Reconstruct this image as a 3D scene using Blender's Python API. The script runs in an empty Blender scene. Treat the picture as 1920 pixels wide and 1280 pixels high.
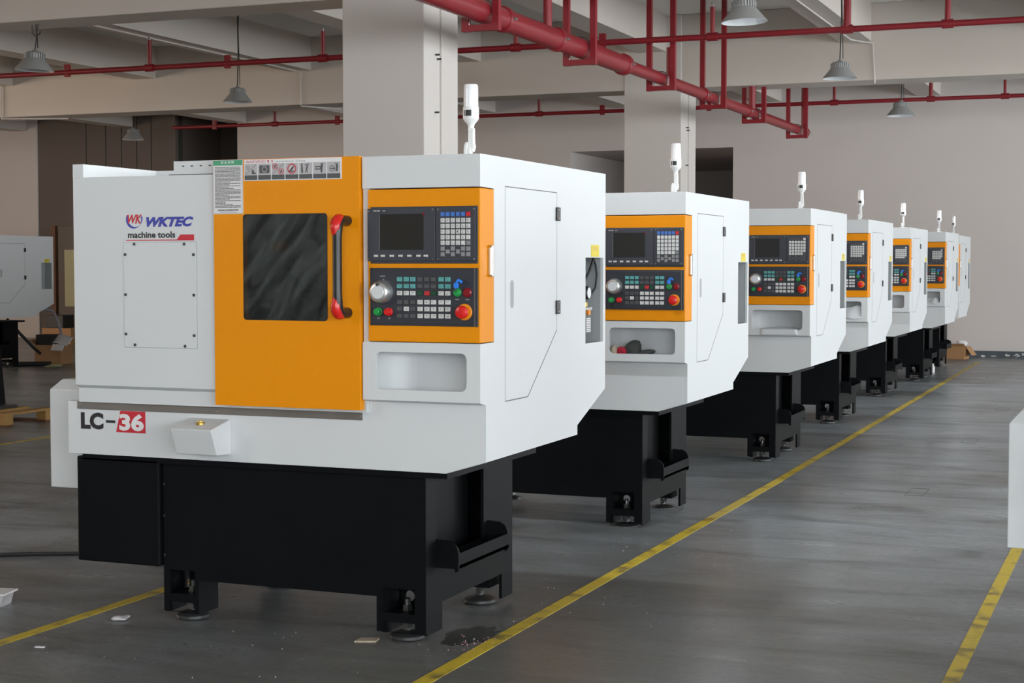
import bpy, bmesh, math, random
from mathutils import Vector, Matrix
from mathutils.geometry import tessellate_polygon
R = math.radians
PI = math.pi
SC = bpy.context.scene
COL = SC.collection
random.seed(7)

# ------------------------------------------------------------------ camera
cam_d = bpy.data.cameras.new('camera'); cam = bpy.data.objects.new('camera', cam_d); COL.objects.link(cam)
cam_d.sensor_fit = 'HORIZONTAL'; cam_d.sensor_width = 36.0
cam_d.lens = 2986.1 / 1920.0 * 36.0
cam_d.clip_end = 200
cam.location = (0, 0, 1.35)
cam.rotation_euler = (R(90 - 2.7481), 0, R(22.0743))
SC.camera = cam

# ------------------------------------------------------------------ world, lights, exposure
SC.view_settings.view_transform = 'Standard'
SC.view_settings.look = 'None'
SC.view_settings.gamma = 1.0
SC.view_settings.use_curve_mapping = False
SC.view_settings.exposure = -0.38
w = bpy.data.worlds.new('overcast_sky'); SC.world = w; w.use_nodes = True
bg = w.node_tree.nodes['Background']
bg.inputs[0].default_value = (0.90, 0.96, 1.0, 1)
bg.inputs[1].default_value = 16.0

def area(name, loc, target, sx, sy, power, col=(1, 1, 1), portal=False):
    d = bpy.data.lights.new(name, 'AREA'); d.shape = 'RECTANGLE'; d.size = sx; d.size_y = sy
    d.energy = power; d.color = col
    if portal:
        d.cycles.is_portal = True
    o = bpy.data.objects.new(name, d); COL.objects.link(o); o.location = loc
    o.rotation_euler = (Vector(target) - Vector(loc)).to_track_quat('-Z', 'Y').to_euler()
    return o

# right and rear daylight openings of the hall (portals guide the sky light in)
area('daylight_right', (8.95, 10, 2.2), (0, 10, 2.2), 26, 2.6, 1, portal=True)
area('daylight_behind', (4.4, -6.95, 2.2), (4.4, 0, 2.2), 9.0, 2.6, 1, portal=True)
area('warm_fill_left', (-23.9, 9, 2.4), (0, 9, 2.0), 15, 2.2, 1300, (1.0, 0.80, 0.64))  # warm fill added before the closed left wall, no opening behind it
# photographer's soft light, up and to the left behind the camera
area('soft_key_light', (-8.0, -0.8, 3.2), (-3.4, 8.0, 0.8), 1.6, 1.6, 105, (1.0, 0.98, 0.95))
# second soft light, high over the aisle on the right
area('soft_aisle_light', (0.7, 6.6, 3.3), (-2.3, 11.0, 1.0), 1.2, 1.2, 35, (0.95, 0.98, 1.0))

# ------------------------------------------------------------------ materials
MATS = {}
def node_mat(name):
    m = bpy.data.materials.new(name); m.use_nodes = True
    nt = m.node_tree
    return m, nt, nt.nodes['Principled BSDF']

def paint(name, col, rough=0.45, metal=0.0, var=0.06, vscale=3.0, bump=0.0, bscale=400.0, spec=0.5, coat=0.0):
    m, nt, b = node_mat(name)
    tc = nt.nodes.new('ShaderNodeTexCoord')
    n = nt.nodes.new('ShaderNodeTexNoise'); n.inputs['Scale'].default_value = vscale; n.inputs['Detail'].default_value = 5
    nt.links.new(tc.outputs['Object'], n.inputs['Vector'])
    mix = nt.nodes.new('ShaderNodeMix'); mix.data_type = 'RGBA'
    lo = [c * (1 - var) for c in col]; hi = [min(1, c * (1 + var)) for c in col]
    mix.inputs['A'].default_value = (*lo, 1); mix.inputs['B'].default_value = (*hi, 1)
    nt.links.new(n.outputs['Fac'], mix.inputs['Factor'])
    nt.links.new(mix.outputs['Result'], b.inputs['Base Color'])
    b.inputs['Roughness'].default_value = rough; b.inputs['Metallic'].default_value = metal
    b.inputs['Specular IOR Level'].default_value = spec
    b.inputs['Coat Weight'].default_value = coat
    if bump:
        n2 = nt.nodes.new('ShaderNodeTexNoise'); n2.inputs['Scale'].default_value = bscale; n2.inputs['Detail'].default_value = 2
        nt.links.new(tc.outputs['Object'], n2.inputs['Vector'])
        bp = nt.nodes.new('ShaderNodeBump'); bp.inputs['Strength'].default_value = bump; bp.inputs['Distance'].default_value = 0.002
        nt.links.new(n2.outputs['Fac'], bp.inputs['Height']); nt.links.new(bp.outputs['Normal'], b.inputs['Normal'])
    MATS[name] = m
    return m

paint('white_paint', (0.645, 0.662, 0.670), 0.42, var=0.015, bump=0.12, bscale=350)
paint('orange_paint', (0.80, 0.275, 0.002), 0.40, var=0.03, bump=0.18, bscale=300, spec=0.2)
paint('black_paint', (0.0042, 0.0048, 0.0058), 0.45, var=0.3, vscale=6, bump=0.1, bscale=120, spec=0.10)
paint('black_plastic', (0.012, 0.012, 0.013), 0.35)
paint('panel_grey', (0.040, 0.043, 0.055), 0.42, var=0.1)
paint('panel_dark', (0.028, 0.031, 0.040), 0.40, var=0.1)
paint('screen_glass', (0.016, 0.017, 0.015), 0.12, var=0.2, spec=0.6)
paint('key_white', (0.62, 0.62, 0.60), 0.5)
paint('key_grey', (0.24, 0.24, 0.24), 0.5)
paint('key_dark', (0.075, 0.075, 0.078), 0.5)
paint('key_teal', (0.10, 0.36, 0.35), 0.5)
paint('key_blue', (0.06, 0.17, 0.50), 0.45)
paint('key_red', (0.55, 0.02, 0.025), 0.45)
paint('key_green', (0.005, 0.06, 0.025), 0.45)
paint('button_green', (0.01, 0.30, 0.06), 0.3)
paint('button_red', (0.65, 0.012, 0.012), 0.28)
paint('button_maroon', (0.22, 0.006, 0.012), 0.25)
paint('button_orange', (0.80, 0.26, 0.01), 0.35)
paint('fob_blue', (0.03, 0.22, 0.80), 0.3)
paint('chrome', (0.62, 0.62, 0.61), 0.22, metal=1.0)
paint('satin_steel', (0.42, 0.41, 0.39), 0.32, metal=1.0, var=0.2, vscale=8)
paint('dial_silver', (0.66, 0.66, 0.65), 0.30, metal=0.85)
paint('handle_red', (0.62, 0.015, 0.012), 0.25)
paint('ink_black', (0.02, 0.02, 0.022), 0.5)
paint('ink_grey', (0.30, 0.30, 0.31), 0.6)
paint('ink_red', (0.55, 0.02, 0.035), 0.5)
paint('ink_blue', (0.045, 0.055, 0.36), 0.5)
paint('ink_white', (0.75, 0.75, 0.75), 0.5)
paint('sign_white', (0.72, 0.70, 0.70), 0.5)
paint('sign_grey', (0.46, 0.44, 0.45), 0.5)
paint('sign_dark', (0.085, 0.088, 0.09), 0.5)
paint('sign_green', (0.06, 0.33, 0.17), 0.5)
paint('sign_yellow', (0.72, 0.58, 0.03), 0.5)
paint('niche_grey', (0.34, 0.36, 0.36), 0.5)
paint('lamp_lens', (0.88, 0.88, 0.90), 0.12, coat=0.5)
paint('lamp_white', (0.80, 0.80, 0.79), 0.4)
paint('brass', (0.55, 0.38, 0.10), 0.3, metal=0.8)
paint('pipe_red', (0.235, 0.011, 0.018), 0.38, var=0.15, vscale=5)
paint('aluminium', (0.34, 0.34, 0.33), 0.5, metal=0.25, var=0.1)
paint('reflector', (0.80, 0.82, 0.84), 0.25, metal=0.3)
paint('plaster', (0.63, 0.58, 0.555), 0.85, var=0.05, vscale=0.8, bump=0.2, bscale=40)
paint('column_plaster', (0.62, 0.58, 0.545), 0.8, var=0.05, vscale=1.2, bump=0.2, bscale=40)
paint('ceiling_plaster', (0.84, 0.83, 0.79), 0.85, var=0.05, vscale=0.8)  # extra pale colour stands in for light bounced up off the floor
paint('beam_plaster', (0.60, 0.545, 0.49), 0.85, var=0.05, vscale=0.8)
paint('panel_brown', (0.14, 0.115, 0.10), 0.8, var=0.1, vscale=1.0)
paint('void_dark', (0.05, 0.05, 0.045), 0.9)
paint('baseboard', (0.075, 0.09, 0.105), 0.6, var=0.2, vscale=4)
paint('cardboard', (0.40, 0.22, 0.10), 0.8, var=0.15, vscale=5)
paint('paper', (0.70, 0.70, 0.72), 0.6)
paint('plastic_bag', (0.62, 0.64, 0.66), 0.25)
paint('wood', (0.42, 0.24, 0.08), 0.7, var=0.3, vscale=12)
paint('wood_dark', (0.14, 0.06, 0.03), 0.7, var=0.3, vscale=8)
paint('rubber', (0.015, 0.015, 0.015), 0.55)
paint('hose_grey', (0.25, 0.25, 0.28), 0.5)
paint('cloth_dark', (0.04, 0.042, 0.04), 0.9, var=0.5, vscale=60)
paint('cloth_red', (0.35, 0.01, 0.03), 0.9, var=0.3, vscale=60)
paint('cloth_tan', (0.35, 0.29, 0.22), 0.9, var=0.3, vscale=60)
paint('hose_blue', (0.01, 0.02, 0.12), 0.4)
paint('steel_mid', (0.17, 0.17, 0.165), 0.35, metal=0.9)
paint('steel_dark', (0.06, 0.062, 0.062), 0.4, metal=0.5)
paint('swarf_pink', (0.55, 0.28, 0.34), 0.4)
paint('cream_board', (0.42, 0.40, 0.24), 0.7)

def glass_mat():
    m, nt, b = node_mat('tinted_window')
    tc = nt.nodes.new('ShaderNodeTexCoord')
    mr = nt.nodes.new('ShaderNodeMapping'); mr.inputs['Rotation'].default_value = (0, R(-38), 0)
    mp = nt.nodes.new('ShaderNodeMapping'); mp.inputs['Scale'].default_value = (16, 16, 4.5)
    n = nt.nodes.new('ShaderNodeTexNoise'); n.inputs['Scale'].default_value = 1.0; n.inputs['Detail'].default_value = 9; n.inputs['Distortion'].default_value = 0.9; n.inputs['Roughness'].default_value = 0.62
    nt.links.new(tc.outputs['Object'], mr.inputs[0]); nt.links.new(mr.outputs[0], mp.inputs[0]); nt.links.new(mp.outputs[0], n.inputs['Vector'])
    cr = nt.nodes.new('ShaderNodeValToRGB'); cr.color_ramp.elements[0].position = 0.40; cr.color_ramp.elements[1].position = 0.78
    cr.color_ramp.elements[0].color = (0.012, 0.015, 0.015, 1); cr.color_ramp.elements[1].color = (0.115, 0.132, 0.125, 1)
    nt.links.new(n.outputs['Fac'], cr.inputs[0])
    nt.links.new(cr.outputs[0], b.inputs['Base Color'])
    b.inputs['Roughness'].default_value = 0.18
    b.inputs['Alpha'].default_value = 0.60
    MATS['tinted_window'] = m
glass_mat()

def floor_mat():
    m, nt, b = node_mat('epoxy_floor')
    N = nt.nodes.new; L = nt.links.new
    tc = N('ShaderNodeTexCoord')
    def noise(scale, detail, sx=1, sy=1, dist=0.0, rough=0.6):
        mp = N('ShaderNodeMapping'); mp.inputs['Scale'].default_value = (sx, sy, 1)
        L(tc.outputs['Object'], mp.inputs[0])
        n = N('ShaderNodeTexNoise'); n.inputs['Scale'].default_value = scale; n.inputs['Detail'].default_value = detail
        n.inputs['Distortion'].default_value = dist; n.inputs['Roughness'].default_value = rough
        L(mp.outputs[0], n.inputs['Vector']); return n
    def ramp(src, stops):
        cr = N('ShaderNodeValToRGB'); e = cr.color_ramp.elements
        e[0].position, e[0].color = stops[0][0], (*stops[0][1], 1); e[1].position, e[1].color = stops[-1][0], (*stops[-1][1], 1)
        for p, c in stops[1:-1]:
            x = e.new(p); x.color = (*c, 1)
        L(src, cr.inputs[0]); return cr
    def mixc(f, a, bb, mode='MIX', fac=1.0):
        x = N('ShaderNodeMix'); x.data_type = 'RGBA'; x.blend_type = mode
        if f is None: x.inputs['Factor'].default_value = fac
        else: L(f, x.inputs['Factor'])
        L(a, x.inputs['A']); L(bb, x.inputs['B']); return x
    big = noise(0.75, 7, 1, 1, 0.6)
    c1 = ramp(big.outputs['Fac'], [(0.34, (0.150, 0.152, 0.148)), (0.48, (0.198, 0.215, 0.228)), (0.68, (0.262, 0.288, 0.308))])
    scuff = noise(1.6, 9, 0.6, 2.2, 0.8, 0.7)
    c2 = ramp(scuff.outputs['Fac'], [(0.30, (0.22, 0.21, 0.19)), (0.45, (0.85, 0.85, 0.84)), (0.70, (1.3, 1.3, 1.3))])
    m1 = mixc(None, c1.outputs[0], c2.outputs[0], 'MULTIPLY', 0.85)
    fine = noise(28, 6, 1, 3, 0.3, 0.7)
    c3 = ramp(fine.outputs['Fac'], [(0.30, (0.5, 0.5, 0.5)), (0.5, (1, 1, 1)), (0.75, (1.45, 1.45, 1.45))])
    m2 = mixc(None, m1.outputs['Result'], c3.outputs[0], 'MULTIPLY', 0.7)
    # worn, dirty area of bare concrete around the nearest machine
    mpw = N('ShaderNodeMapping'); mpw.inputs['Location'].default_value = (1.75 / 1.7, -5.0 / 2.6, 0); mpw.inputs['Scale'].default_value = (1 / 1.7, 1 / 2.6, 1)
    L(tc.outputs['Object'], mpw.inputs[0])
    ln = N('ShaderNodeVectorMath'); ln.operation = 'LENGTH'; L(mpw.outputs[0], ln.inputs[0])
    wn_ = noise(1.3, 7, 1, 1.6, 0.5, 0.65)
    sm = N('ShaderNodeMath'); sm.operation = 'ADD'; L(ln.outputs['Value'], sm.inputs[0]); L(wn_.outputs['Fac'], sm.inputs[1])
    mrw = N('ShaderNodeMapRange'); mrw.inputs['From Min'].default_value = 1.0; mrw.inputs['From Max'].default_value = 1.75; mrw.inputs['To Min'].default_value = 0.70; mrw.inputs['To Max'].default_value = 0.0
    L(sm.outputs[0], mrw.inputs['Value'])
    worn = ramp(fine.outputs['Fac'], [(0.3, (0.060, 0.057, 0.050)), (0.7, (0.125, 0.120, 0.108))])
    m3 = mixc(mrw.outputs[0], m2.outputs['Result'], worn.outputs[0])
    # brownish worn patches and dark scuffs over the whole floor
    pat = noise(0.42, 8, 1.0, 1.9, 1.1, 0.68)
    fp_ = N('ShaderNodeMapRange'); fp_.inputs['From Min'].default_value = 0.53; fp_.inputs['From Max'].default_value = 0.68; fp_.inputs['To Max'].default_value = 0.75; L(pat.outputs['Fac'], fp_.inputs['Value'])
    wc = ramp(fine.outputs['Fac'], [(0.3, (0.095, 0.090, 0.078)), (0.7, (0.175, 0.168, 0.150))])
    m4 = mixc(fp_.outputs[0], m3.outputs['Result'], wc.outputs[0])
    scr = noise(5.5, 9, 0.35, 1.6, 2.2, 0.75)
    fs_ = N('ShaderNodeMapRange'); fs_.inputs['From Min'].default_value = 0.66; fs_.inputs['From Max'].default_value = 0.74; fs_.inputs['To Max'].default_value = 0.6; L(scr.outputs['Fac'], fs_.inputs['Value'])
    dk = ramp(fine.outputs['Fac'], [(0.3, (0.05, 0.05, 0.048)), (0.7, (0.08, 0.08, 0.075))])
    m5 = mixc(fs_.outputs[0], m4.outputs['Result'], dk.outputs[0])
    L(m5.outputs['Result'], b.inputs['Base Color'])
    rr = N('ShaderNodeMapRange'); L(scuff.outputs['Fac'], rr.inputs['Value'])
    rr.inputs['To Min'].default_value = 0.48; rr.inputs['To Max'].default_value = 0.16
    L(rr.outputs[0], b.inputs['Roughness'])
    bp = N('ShaderNodeBump'); bp.inputs['Strength'].default_value = 0.08; bp.inputs['Distance'].default_value = 0.004
    L(fine.outputs['Fac'], bp.inputs['Height']); L(bp.outputs['Normal'], b.inputs['Normal'])
    b.inputs['Specular IOR Level'].default_value = 0.45
    MATS['epoxy_floor'] = m
floor_mat()

def line_mat():
    m, nt, b = node_mat('line_yellow')
    N = nt.nodes.new; L = nt.links.new
    tc = N('ShaderNodeTexCoord'); n = N('ShaderNodeTexNoise'); n.inputs['Scale'].default_value = 9; n.inputs['Detail'].default_value = 8
    L(tc.outputs['Object'], n.inputs['Vector'])
    cr = N('ShaderNodeValToRGB'); e = cr.color_ramp.elements
    e[0].position = 0.30; e[0].color = (0.16, 0.12, 0.045, 1); e[1].position = 0.50; e[1].color = (0.56, 0.41, 0.034, 1)
    L(n.outputs['Fac'], cr.inputs[0]); L(cr.outputs[0], b.inputs['Base Color']); b.inputs['Roughness'].default_value = 0.45
    MATS['line_yellow'] = m
line_mat()
M = MATS

# ------------------------------------------------------------------ mesh helpers
class MB:
    def __init__(s): s.v = []; s.f = []; s.m = []
    def add(s, vs, fs, mi=0):
        k = len(s.v); s.v += [tuple(p) for p in vs]; s.f += [tuple(i + k for i in f) for f in fs]; s.m += [mi] * len(fs); return s
    def box(s, x0, x1, y0, y1, z0, z1, mi=0):
        return s.add([(x0, y0, z0), (x1, y0, z0), (x1, y1, z0), (x0, y1, z0), (x0, y0, z1), (x1, y0, z1), (x1, y1, z1), (x0, y1, z1)],
                     [(0, 3, 2, 1), (4, 5, 6, 7), (0, 1, 5, 4), (1, 2, 6, 5), (2, 3, 7, 6), (3, 0, 4, 7)], mi)
    def prism(s, outer, plane, t0, t1, holes=(), mi=0):
        def to3(a, b, t):
            return {'xz': (a, t, b), 'yz': (t, a, b), 'xy': (a, b, t)}[plane]
        loops = [list(outer)] + [list(h) for h in holes]
        flat = [p for l in loops for p in l]; n = len(flat)
        tris = tessellate_polygon([[Vector((a, b, 0)) for a, b in l] for l in loops])
        vs = [to3(a, b, t0) for a, b in flat] + [to3(a, b, t1) for a, b in flat]
        fs = []
        for t in tris:
            fs.append(tuple(t)); fs.append(tuple(i + n for i in reversed(t)))
        k = 0
        for l in loops:
            m = len(l)
            for i in range(m):
                a, b = k + i, k + (i + 1) % m
                fs.append((a, b, b + n, a + n))
            k += m
        return s.add(vs, fs, mi)
    def lathe(s, prof, c, axis='z', n=24, mi=0, caps=True):
        # prof: [(radius, height along axis)]
        vs = []; fs = []
        for r, h in prof:
            for i in range(n):
                a = 2 * PI * i / n; p, q = r * math.cos(a), r * math.sin(a)
                if axis == 'z': vs.append((c[0] + p, c[1] + q, c[2] + h))
                elif axis == 'y': vs.append((c[0] + p, c[1] + h, c[2] + q))
                else: vs.append((c[0] + h, c[1] + p, c[2] + q))
        for j in range(len(prof) - 1):
            for i in range(n):
                k = (i + 1) % n
                fs.append((j * n + i, j * n + k, (j + 1) * n + k, (j + 1) * n + i))
        if caps:
            fs.append(tuple(range(n)))
            fs.append(tuple((len(prof) - 1) * n + i for i in range(n)))
        return s.add(vs, fs, mi)
    def tube(s, pts, r, n=8, mi=0, caps=True):
        pts = [Vector(p) for p in pts]; rr = r if isinstance(r, (list, tuple)) else [r] * len(pts)
        vs = []; fs = []; up = None
        for i, p in enumerate(pts):
            d = (pts[min(i + 1, len(pts) - 1)] - pts[max(i - 1, 0)]).normalized()
            if up is None:
                up = Vector((0, 0, 1)) if abs(d.z) < 0.9 else Vector((1, 0, 0))
            u = d.cross(up).normalized(); up = u.cross(d).normalized()
            for k in range(n):
                a = 2 * PI * k / n
                vs.append(p + (u * math.cos(a) + up * math.sin(a)) * rr[i])
        for i in range(len(pts) - 1):
            for k in range(n):
                q = (k + 1) % n
                fs.append((i * n + k, i * n + q, (i + 1) * n + q, (i + 1) * n + k))
        if caps:
            fs.append(tuple(range(n))); fs.append(tuple((len(pts) - 1) * n + k for k in range(n)))
        return s.add(vs, fs, mi)
    def mesh(s, name, mats, smooth=False):
        me = bpy.data.meshes.new(name); me.from_pydata(s.v, [], s.f)
        for m in (mats if isinstance(mats, (list, tuple)) else [mats]):
            me.materials.append(M[m])
        me.polygons.foreach_set('material_index', s.m)
        bm = bmesh.new(); bm.from_mesh(me); bmesh.ops.recalc_face_normals(bm, faces=bm.faces); bm.to_mesh(me); bm.free()
        if smooth:
            me.polygons.foreach_set('use_smooth', [True] * len(me.polygons))
            me.set_sharp_from_angle(angle=R(35))
        me.update()
        return me
    def build(s, name, mats, parent=None, smooth=False, bevel=0.0, loc=None, label=None, kind=None):
        o = bpy.data.objects.new(name, s.mesh(name, mats, smooth)); COL.objects.link(o)
        if parent: o.parent = parent
        if loc: o.location = loc
        if bevel:
            bv = o.modifiers.new('bevel', 'BEVEL'); bv.width = bevel; bv.segments = 2; bv.limit_method = 'ANGLE'; bv.angle_limit = R(40)
        if label: o['label'] = label
        if kind: o['kind'] = kind
        return o

def rrect(x0, x1, z0, z1, r, n=5):
    out = []
    for cx, cz, a0 in ((x1 - r, z1 - r, 0), (x0 + r, z1 - r, 90), (x0 + r, z0 + r, 180), (x1 - r, z0 + r, 270)):
        for i in range(n + 1):
            a = R(a0 + 90 * i / n); out.append((cx + r * math.cos(a), cz + r * math.sin(a)))
    return out
def circle(cx, cz, r, n=16):
    return [(cx + r * math.cos(2 * PI * i / n), cz + r * math.sin(2 * PI * i / n)) for i in range(n)]
def arc(cx, cy, r, a0, a1, n):
    return [(cx + r * math.cos(R(a0 + (a1 - a0) * i / n)), cy + r * math.sin(R(a0 + (a1 - a0) * i / n))) for i in range(n + 1)]

def empty(name, loc=(0, 0, 0), rz=0.0):
    o = bpy.data.objects.new(name, None); COL.objects.link(o); o.location = loc; o.rotation_euler = (0, 0, rz); o.empty_display_size = 0.1
    return o
def tag(o, label, cat, group=None):
    o['label'] = label; o['category'] = cat
    if group: o['group'] = group
    return o
def struct(o): o['kind'] = 'structure'; return o
def copy_tree(o, parent=None, skip=()):
    c = o.copy(); COL.objects.link(c)
    c.parent = parent
    for ch in list(o.children):
        if ch.name.split('.')[0] in skip: continue
        copy_tree(ch, c, skip)
    return c

def text_geo(txt, x0, x1, z0, z1, y, shear=0.0, bold=0.0, keep=False):
    """flat lettering fitted to the box x0..x1, z0..z1 on the plane y (facing -y): returns verts, faces"""
    cu = bpy.data.curves.new('t', 'FONT'); cu.body = txt; cu.size = 1.0; cu.shear = shear; cu.offset = bold; cu.resolution_u = 3
    ob = bpy.data.objects.new('t', cu); COL.objects.link(ob)
    dg = bpy.context.evaluated_depsgraph_get(); me = bpy.data.meshes.new_from_object(ob.evaluated_get(dg))
    vs = [tuple(v.co) for v in me.vertices]; fs = [tuple(p.vertices) for p in me.polygons]
    bpy.data.objects.remove(ob); bpy.data.curves.remove(cu); bpy.data.meshes.remove(me)
    if not vs: return [], []
    ax, bx = min(v[0] for v in vs), max(v[0] for v in vs); ay, by = min(v[1] for v in vs), max(v[1] for v in vs)
    sx = (x1 - x0) / max(bx - ax, 1e-6); sz = (z1 - z0) / max(by - ay, 1e-6)
    return [(x0 + (v[0] - ax) * sx, y, z0 + (v[1] - ay) * sz) for v in vs], fs

# ------------------------------------------------------------------ room shell
XL, XRW, YB, YF, ZS = -24.0, 9.0, -7.0, 24.1, 4.25
fl = MB().box(XL - .3, XRW + .3, YB - .3, 30.5, -0.2, 0.0).build('floor', 'epoxy_floor'); struct(fl)
ce = MB().box(XL - .3, XRW + .3, YB - .3, 30.5, ZS, ZS + .2).build('ceiling', 'ceiling_plaster'); struct(ce)
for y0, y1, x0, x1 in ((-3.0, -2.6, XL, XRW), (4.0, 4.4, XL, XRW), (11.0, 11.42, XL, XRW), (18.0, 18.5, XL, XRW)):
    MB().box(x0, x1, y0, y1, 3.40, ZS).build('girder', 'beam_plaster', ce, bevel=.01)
k = 0
for i in range(-4, 10):
    xr = -3.0 - 2.355 * (i - 1) + 2.355 * 0
    if xr < XL or xr > XRW: continue
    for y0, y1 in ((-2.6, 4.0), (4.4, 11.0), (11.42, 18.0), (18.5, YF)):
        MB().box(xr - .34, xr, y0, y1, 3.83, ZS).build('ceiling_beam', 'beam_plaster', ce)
# far wall with two openings
wb = MB()
op = [(-16.24, -14.95, 4.25), (-8.77, -6.10, 3.16)]
wb.box(XL, -19.25, YF, YF + .25, 0, ZS); wb.box(-14.95, -8.77, YF, YF + .25, 0, ZS); wb.box(-6.10, XRW, YF, YF + .25, 0, ZS); wb.box(-8.77, -6.10, YF, YF + .25, 3.16, ZS)
wbo = wb.build('wall_back', 'plaster'); struct(wbo)
px = [-19.25, -18.17, -17.74, -17.40, -17.07, -16.76, -16.24]
for a, b in zip(px, px[1:]):
    MB().box(a + .008, b - .008, YF + .03, YF + .13, 0, ZS).build('wall_panel', 'panel_brown', wbo, bevel=.004)
MB().box(-19.25, -16.24, YF + .13, YF + .25, 0, ZS).build('panel_backing', 'void_dark', wbo)
# rooms behind the openings
a = MB(); a.box(-9.0, -8.77, YF + .25, 30, 0, ZS); a.box(-6.10, -5.9, YF + .25, 30, 0, ZS); a.box(-9, -5.9, 30, 30.2, 0, ZS); a.box(-8.77, -6.1, YF + .25, 30, 3.16, 3.3)
struct(a.build('wall_passage', 'plaster'))
a = MB(); a.box(-16.5, -16.24, YF + .25, 25.6, 0, ZS); a.box(-14.95, -14.7, YF + .25, 25.6, 0, ZS); a.box(-16.5, -14.7, 25.6, 25.8, 0, ZS)
struct(a.build('wall_recess', 'panel_brown'))
bbm = MB()
for a0, b0 in ((-14.95, -8.77), (-6.10, XRW)): bbm.box(a0, b0, YF - .015, YF, 0, .10)
struct(bbm.build('baseboard_back', 'baseboard'))
# paint chips on the baseboard
cp = MB(); rnd = random.Random(3)
for i in range(26):
    x = -2.4 + rnd.random() * 2.2; z = .02 + rnd.random() * .06; ww = .01 + rnd.random() * .05; hh = .006 + rnd.random() * .02
    n = 7; cp.prism([(x + ww * math.cos(2 * PI * j / n) * (0.6 + .4 * rnd.random()), z + hh * math.sin(2 * PI * j / n) * (.6 + .4 * rnd.random())) for j in range(n)], 'xz', YF - .017, YF - .0145)
o = cp.build('baseboard_chips', 'plaster', bpy.data.objects['baseboard_back']); o['kind'] = 'stuff'
# closed left wall, windowed right wall, rear-right windows added to brighten machine fronts
wl = MB(); wl.box(XL - .25, XL, YB, YF, 0, ZS)
struct(wl.build('wall_left', 'plaster'))
wr = MB(); wr.box(XRW, XRW + .25, YB, YF, 0, .9); wr.box(XRW, XRW + .25, YB, YF, 3.5, ZS)
for y in range(-7, 25, 4): wr.box(XRW, XRW + .25, y, y + .5, .9, 3.5)
struct(wr.build('wall_right', 'plaster'))
wf = MB(); wf.box(XL, 0.0, YB - .25, YB, 0, ZS); wf.box(0.0, XRW, YB - .25, YB, 0, .9); wf.box(0.0, XRW, YB - .25, YB, 3.5, ZS)
for x in (3.0, 6.0): wf.box(x, x + .4, YB - .25, YB, .9, 3.5)
struct(wf.build('wall_front', 'plaster'))

# columns
def column(y0, y1, label):
    t = empty('concrete_column', (-5.52, (y0 + y1) / 2, 0)); tag(t, label, 'column', 'square white columns')
    hx = .348; hy = (y1 - y0) / 2
    MB().box(-hx, hx, -hy, hy, 0, ZS).build('shaft', 'column_plaster', t, bevel=.008)
    c = MB(); c.box(hx, hx + .016, -.03, .03, 0, ZS); c.build('conduit', 'column_plaster', t, bevel=.003)
    for z, yy in ((2.96, -.11), (2.93, -.08), (2.52, -.12), (1.95, .12), (2.2, .12)):
        MB().tube([(hx, yy, z), (hx + .035, yy, z)], .008, 6).build('bolt', 'steel_dark', t)
    return t
column(10.985, 11.615, 'nearer white square column right behind the nearest machine')
column(17.985, 18.62, 'farther white square column behind the second machine in the row')

# floor lines
def fline(x, y0, y1, wd, label):
    o = MB().box(x - wd / 2, x + wd / 2, y0, y1, 0, .0015).build('floor_marking', 'line_yellow'); struct(o); o['label'] = label
fline(-2.185, 1.0, 9.83, .058, 'yellow aisle line along the row of machines')
o = MB().add([(-2.214, 9.83, 0.0016), (-2.156, 9.83, .0016), (-2.27, 23.0, .0016), (-2.33, 23.0, .0016)], [(0, 1, 2, 3)]).build('floor_marking', 'line_yellow'); struct(o); o['label'] = 'far stretch of the yellow aisle line'
fline(-0.60, 1.0, 23.0, .052, 'yellow aisle line at the right edge')
fline(-3.816, 1.0, 5.75, .055, 'yellow line beside the nearest machine')
fline(-8.06, 1.0, 23.0, .055, 'yellow line by the pallet on the left')
# hatch covers in the floor (fine dark joints)
for x, y in ((-1.32, 12.62), (-1.33, 15.53), (-1.308, 9.651)):
    hb = MB()
    for x0, x1, y0, y1 in ((x - .05, x + .05, y - .156, y - .150), (x - .05, x + .05, y + .150, y + .156), (x - .0525, x - .05, y - .156, y + .156), (x + .05, x + .0525, y - .156, y + .156)):
        hb.box(x0, x1, y0, y1, 0, .001)
    o = struct(hb.build('floor_hatch', 'key_dark')); o['label'] = 'thin dark outline of a small hatch in the floor'

# ------------------------------------------------------------------ the lathe
def rest_key(w_, d_, h_, bev, mats, name):
    m = MB(); b = bev
    m.add([(-w_ / 2, 0, -h_ / 2), (w_ / 2, 0, -h_ / 2), (w_ / 2, 0, h_ / 2), (-w_ / 2, 0, h_ / 2), (-w_ / 2 + b, -d_, -h_ / 2 + b), (w_ / 2 - b, -d_, -h_ / 2 + b), (w_ / 2 - b, -d_, h_ / 2 - b), (-w_ / 2 + b, -d_, h_ / 2 - b)],
          [(4, 5, 6, 7), (0, 1, 5, 4), (1, 2, 6, 5), (2, 3, 7, 6), (3, 0, 4, 7)])
    return m.mesh(name, mats)

KEYMESH = {}
def place_key(parent, colour, x, z, w_, h_, y):
    kk = (colour, round(w_, 4), round(h_, 4))
    if kk not in KEYMESH: KEYMESH[kk] = rest_key(w_, .004, h_, .0012, 'key_' + colour, 'key')
    o = bpy.data.objects.new('key', KEYMESH[kk]); COL.objects.link(o); o.parent = parent; o.location = (x, y, z)
def merged_keys(parent, keys, y, name):
    cols = sorted({k[0] for k in keys}); m = MB()
    for c, x, z, w_, h_ in keys:
        m.box(x - w_ / 2, x + w_ / 2, y - .004, y, z - h_ / 2, z + h_ / 2, cols.index(c))
    m.build(name, ['key_' + c for c in cols], parent, kind='stuff')

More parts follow.
